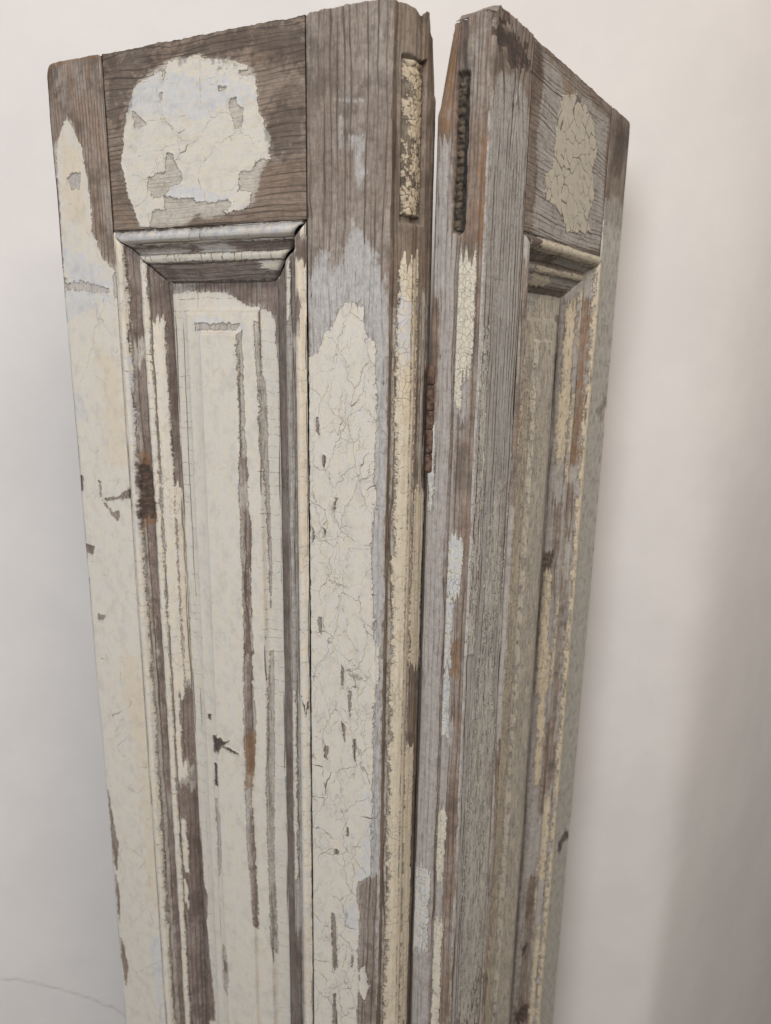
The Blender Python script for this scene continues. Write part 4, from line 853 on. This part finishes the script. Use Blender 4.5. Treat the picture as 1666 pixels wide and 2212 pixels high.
    # --- hinge edge (profile path e,w)
    if leaf == 'L':
        path = [(-.6, -.9), (.3, -3), (.4, -5.2), (2.2, -6.6), (5, -7.6), (6.8, -8.6), (8.8, -11.0), (9.8, -13.8), (9.6, -16.2), (10.2, -17.6), (11.6, -23), (12.9, -30.5), (12.2, -32.5), (6, -33.2)]
    else:
        path = [(-.6, -.9), (0.2, -2.5), (.3, -5), (.5, -10), (.4, -15.2), (-1.0, -16.2), (-1.3, -17), (-.4, -18.5), (.2, -22), (.3, -31), (-.6, -32.4), (-5, -33)]
    path = np.array(path, float); seg = np.hypot(*np.diff(path, axis=0).T); cum = np.concatenate([[0], np.cumsum(seg)])
    dd = np.arange(0, cum[-1], .42); E = np.interp(dd, cum, path[:, 0]); WW = np.interp(dd, cum, path[:, 1])
    kern = np.array([.25, .5, .25]); E[1:-1] = np.convolve(E, kern, 'valid'); WW[1:-1] = np.convolve(WW, kern, 'valid')
    depth = -WW
    vr = vrows(0, VEND); B, Dp = np.meshgrid(vr, depth, indexing='ij'); _, Eg = np.meshgrid(vr, E, indexing='ij'); _, Wg = np.meshgrid(vr, WW, indexing='ij')
    _, Pg = np.meshgrid(vr, dd, indexing='ij')
    F = fields(leaf, 'side', Dp, B, 1); C = cracks_and_step_shade(leaf, 'side', Dp, B, 1, F)
    sdn = 91 if leaf == 'L' else 97
    Eg = Eg.copy(); Wg = Wg.copy()
    # worn upper end
    if leaf == 'L':
        tip = sstep(50, 0, B); Eg = Eg-(sstep(20, 31, Dp)*(1.0*sstep(42, 38, B)+2.0*sstep(40, 6, B)+2.2*sstep(8, 0, B)))*1.0
        Vt = B+vt_side(leaf, Dp)*np.exp(-B/9)
    else:
        Wg = Wg+sstep(18, 31, Dp)*(7.5*np.clip((50-B)/46, 0, 1)+.8*sstep(49, 45, B))
        Eg = Eg-sstep(20, 31, Dp)*.8*sstep(48, 8, B)
        Vt = B+vt_side(leaf, Dp)*np.exp(-B/10)
    # routed slots
    if leaf == 'L':
        sl = sstep(24.5, 26.5, B+1.2*np.sin(Dp/3))*sstep(109, 107, B)*sstep(6.6, 7.6, Dp)*sstep(21.6, 20.6, Dp)
    else:
        sl = sstep(29, 32, B+fbm(Dp/3, B/5, 2, 2)*2)*sstep(113, 110.5, B+.12*(Dp-17)**2)*sstep(12.2, 13.2, Dp+fbm(B/8, B*0, 4, 2)*.7)*sstep(21.5, 20.5, Dp+fbm(B/8, B*0, 14, 2)*.7)
    Eg = Eg-sl*4.5
    if leaf == 'L': Wg = Wg-sl*1.0
    H = sstep(-.2, .3, F['cream'])*.35+fbm(Pg/1.5, B/30, sdn, 3)*.35+fbm(Pg/9, B/70, sdn+4, 2)*.5
    H = H-sstep(.3, -.1, C)*.25*sstep(-.2, .3, F['cream'])
    Eg = Eg+H*.8
    F['dirt'] = np.maximum(F['dirt'], sl*4-3)
    # deep wood lines
    for p_, w_ in (((5.4, .9), (16.8, .8), (27, .5)) if leaf == 'L' else ((4.6, .5), (16.4, .9), (24.5, .3))):
        ln = np.exp(-((Dp-p_)/.55)**2)*w_*(1+.5*fbm(B/40, B*0, int(p_)+5, 2)); Eg = Eg-ln
    U = -Eg; W = Wg
    attrs = {'gc': (Pg, B, np.full(B.shape, 31.+sdn)), 'lay': (F['cream'], F['under'], C), 'tint': (F['yellow'], F['blue'], F['dirt']), 'rust': F['rust'], 'knot': F['knot']}
    o = grid_mesh('hinge_edge', U/1000, W*S_/1000, -Vt/1000, M[leaf+'_side'], root, attrs, flip=not FLIP[leaf])
    # --- body behind the mouldings and panel
    y0, y1 = sorted((-19.5*S_/1000, -33.0*S_/1000))
    bb = box('backing_board', .016, .2485, y0, y1, -VEND/1000+.001, -.0042, M['back'], root)
    return root

LW = (-.000259, .421453, 0); RW = (.052053, .421276, 0)
left = empty('shutter_leaf', (LW[0], LW[1], TOP), 0, category='shutter',
   label='weathered shutter leaf on the left, with a rounded cream paint patch on its top rail')
left.rotation_euler = (0, 0, math.atan2(math.cos(1.13589), -math.sin(1.13589)))
left['group'] = 'hinged shutter leaves standing in a fold'
right = empty('shutter_leaf', (RW[0], RW[1], TOP-.0013), 0, category='shutter',
   label='weathered shutter leaf on the right, turned steeply away, dark knot at its top corner')
right.rotation_euler = (0, 0, math.atan2(math.cos(.58231), math.sin(.58231)))
right['group'] = 'hinged shutter leaves standing in a fold'
build_leaf('L', left); build_leaf('R', right)

# ------------------------------------------------------------------ hinge between the leaves and the filled slots
def strip_mesh(name, u0, u1, w, v0, v1, S_, m, parent, amp, seg, seed, axis='w', lumps=0):
    """a rough strip lying in a slot of the hinge edge: spans depth u0..u1 and v0..v1, bulging toward -u"""
    a = np.arange(u0, u1+.01, .35); b = np.arange(v0, v1+.01, .45); B, A = np.meshgrid(b, a, indexing='ij')
    e = w+amp*fbm(A/2.2, B/3.0, seed, 4)+.4*amp*fbm(A/.7, B/.7, seed+4, 2)
    tt = (A-u0)/(u1-u0); e = e+1.2*np.sqrt(np.clip(1-(2*tt-1)**2, 0, 1))
    if lumps:
        l, i = lines1d(B, fbm(A/3, B/9, seed, 2)*.8, lumps, seed+2, .5); e = e-1.5*np.exp(-(l/.6)**2)+.8*(i-.5)
    e = e-3*sstep(v0+1.0, v0, B)-3*sstep(v1-1.0, v1, B)
    return e, A, B
e, A, B = strip_mesh('', 7.2, 20.6, 0, 26.0, 104.5, 1, None, None, .45, 6, 11)
base = np.interp(A, [0, 7.6, 8.6, 11, 13.8, 17.6, 23], [0, 5, 6.8, 8.8, 9.8, 10.2, 11.4])
f1, c1 = worley((A+fbm(A/3, B/3, 5, 2)*1.5)/3.6, (B+fbm(A/3, B/3, 6, 2)*2)/5.5, 21, 1.0)
hole = fbm(A/2.6, B/5.5, 31, 4)
crf = (hole+.12+.35*np.sin((A-7.2)/13.4*math.pi))*3.2
one = np.ones_like(A)
def fat(cr, un, ck, dirt, seed): return {'gc': (A*1.0, B*1.0, one*seed), 'lay': (cr, un, ck), 'tint': (one*0.5, one*-6, dirt), 'rust': one*-6, 'knot': one*-6}
ee = e+.35*sstep(-.2, .3, crf)-.5*sstep(.25, 0, f1*1.8)-1.3*np.exp(-((B-30)/1.2)**2)
grid_mesh('slot_filler', -(base+ee-3.2)/1000, -(A+.6)/1000, -B/1000, M['fill'], left, fat(crf, one*-1.2, f1*1.9-.12, 3.5*sstep(3, 0, np.minimum(A-7.2, 20.6-A))-3+hole*3, 3.0))
e, A, B = strip_mesh('', 16.0, 20.8, 0, 34, 110, -1, None, None, .55, 4, 17, lumps=4.4)
one = np.ones_like(A); hole = fbm(A/2.6, B/5.5, 37, 4)
grid_mesh('slot_filler', -(e-3.0)/1000, A/1000, -B/1000, M['rot'], right)
e, A, B = strip_mesh('', 12.4, 17.2, 0, 32, 111, -1, None, None, .8, 4, 19)
grid_mesh('rotted_wood', -(e-4.0)/1000, A/1000, -B/1000, M['char'], right)

def knuckle(name, loc, z0, z1, r, m, parent, seed, n=28):
    vs = []; fs = []; zz = [z0, z0+.0003, z0+.0006]+[z0+.0006+(z1-z0-.0012)*i/10 for i in range(1, 10)]+[z1-.0006, z1-.0003, z1]
    rng = np.random.default_rng(seed)
    for j, z in enumerate(zz):
        k_ = {0: .80, 1: .93, len(zz)-1: .80, len(zz)-2: .93}.get(j, 1.0)
        for i in range(n):
            a_ = 2*math.pi*i/n; rr = r*k_*(1+rng.normal()*.018)
            vs.append((loc[0]+rr*math.cos(a_), loc[1]+rr*math.sin(a_), z))
    for j in range(len(zz)-1):
        for i in range(n): fs.append((j*n+i, j*n+(i+1) % n, (j+1)*n+(i+1) % n, (j+1)*n+i))
    fs.append(tuple(range(n))[::-1]); fs.append(tuple((len(zz)-1)*n+i for i in range(n)))
    return mesh_obj(name, vs, fs, m, parent, True)
hinge_w = Vector((.0262, .4385, TOP-.218))
inv = (Matrix.Translation(left.location) @ Matrix.Rotation(left.rotation_euler.z, 4, 'Z')).inverted()
hl = inv @ hinge_w
hz = -.218
pin = knuckle('hinge', (hl.x, hl.y), -.2495, -.1860, .0019, M['rust'], left, 3)
pin['label'] = 'rusty butt hinge knuckles showing in the fold'
zt = -.1856
for i, h_ in enumerate((.0118, .0152, .0112, .0150, .0114)):
    knuckle('knuckle', (hl.x, hl.y), zt-h_+.0003, zt, .0027, M['rust'], pin, 10+i); zt -= h_

# ------------------------------------------------------------------ plaster wall splayed on the right in place of a soft shadow, its hairline crack, floor
def wall():
    xs = np.concatenate([np.linspace(-4, -1, 16), np.linspace(-.95, .15, 30), np.linspace(.16, .75, 120), np.linspace(.8, 2.6, 30)])
    zs = np.concatenate([np.linspace(FLOOR, .3, 16), np.linspace(.33, 1.6, 60), np.linspace(1.65, 3.0, 12)])
    Z, X = np.meshgrid(zs, xs, indexing='ij')
    r = np.interp(Z, [.3, .9, 1.35, 2.0], [.006, .018, .06, .10])
    xc = .333+np.interp(Z, [.3, 1.35], [0, .010])+.002*fbm(Z*6, Z*0, 5, 2)
    q = (X-xc)/r; sp = np.where(q > 30, q, np.log1p(np.exp(np.minimum(q, 30))))*r
    Y = .72+SHADE_SPLAY*sp+.0012*fbm(X*5, Z*5, 3, 3)+.0004*fbm(X*30, Z*30, 5, 3)
    o = grid_mesh('wall', X, Y, Z, M['wall'], None, flip=False)
    o['kind'] = 'structure'; return o
SHADE_SPLAY = 0.95  # slope of the added bend that darkens the wall's right side
w_ = wall()
pts = [(-.520, .42+.012), (-.458, .420), (-.432, .418), (-.403, .411), (-.386, .406), (-.353, .395), (-.338, .385), (-.321, .378), (-.30, .360), (-.285, .352), (-.262, .345)]
vs = []; fs = []; rng = np.random.default_rng(4); k0 = []
for (x0, z0), (x1, z1) in zip(pts[:-1], pts[1:]):
    for t in np.linspace(0, 1, 7)[:-1]: k0.append((x0+(x1-x0)*t, z0+(z1-z0)*t+rng.normal()*.0012))
for i, (x, z) in enumerate(k0):
    h_ = .0002+.0003*rng.random(); vs += [(x, .7172, z-h_), (x, .7172, z+h_)]
    if i: fs.append((2*i-2, 2*i, 2*i+1, 2*i-1))
mesh_obj('hairline_crack', vs, fs, M['crack'], w_)
fl = mesh_obj('floor', [(-4, -3, FLOOR), (3, -3, FLOOR), (3, 3, FLOOR), (-4, 3, FLOOR)], [(0, 1, 2, 3)], M['floor']); fl['kind'] = 'structure'
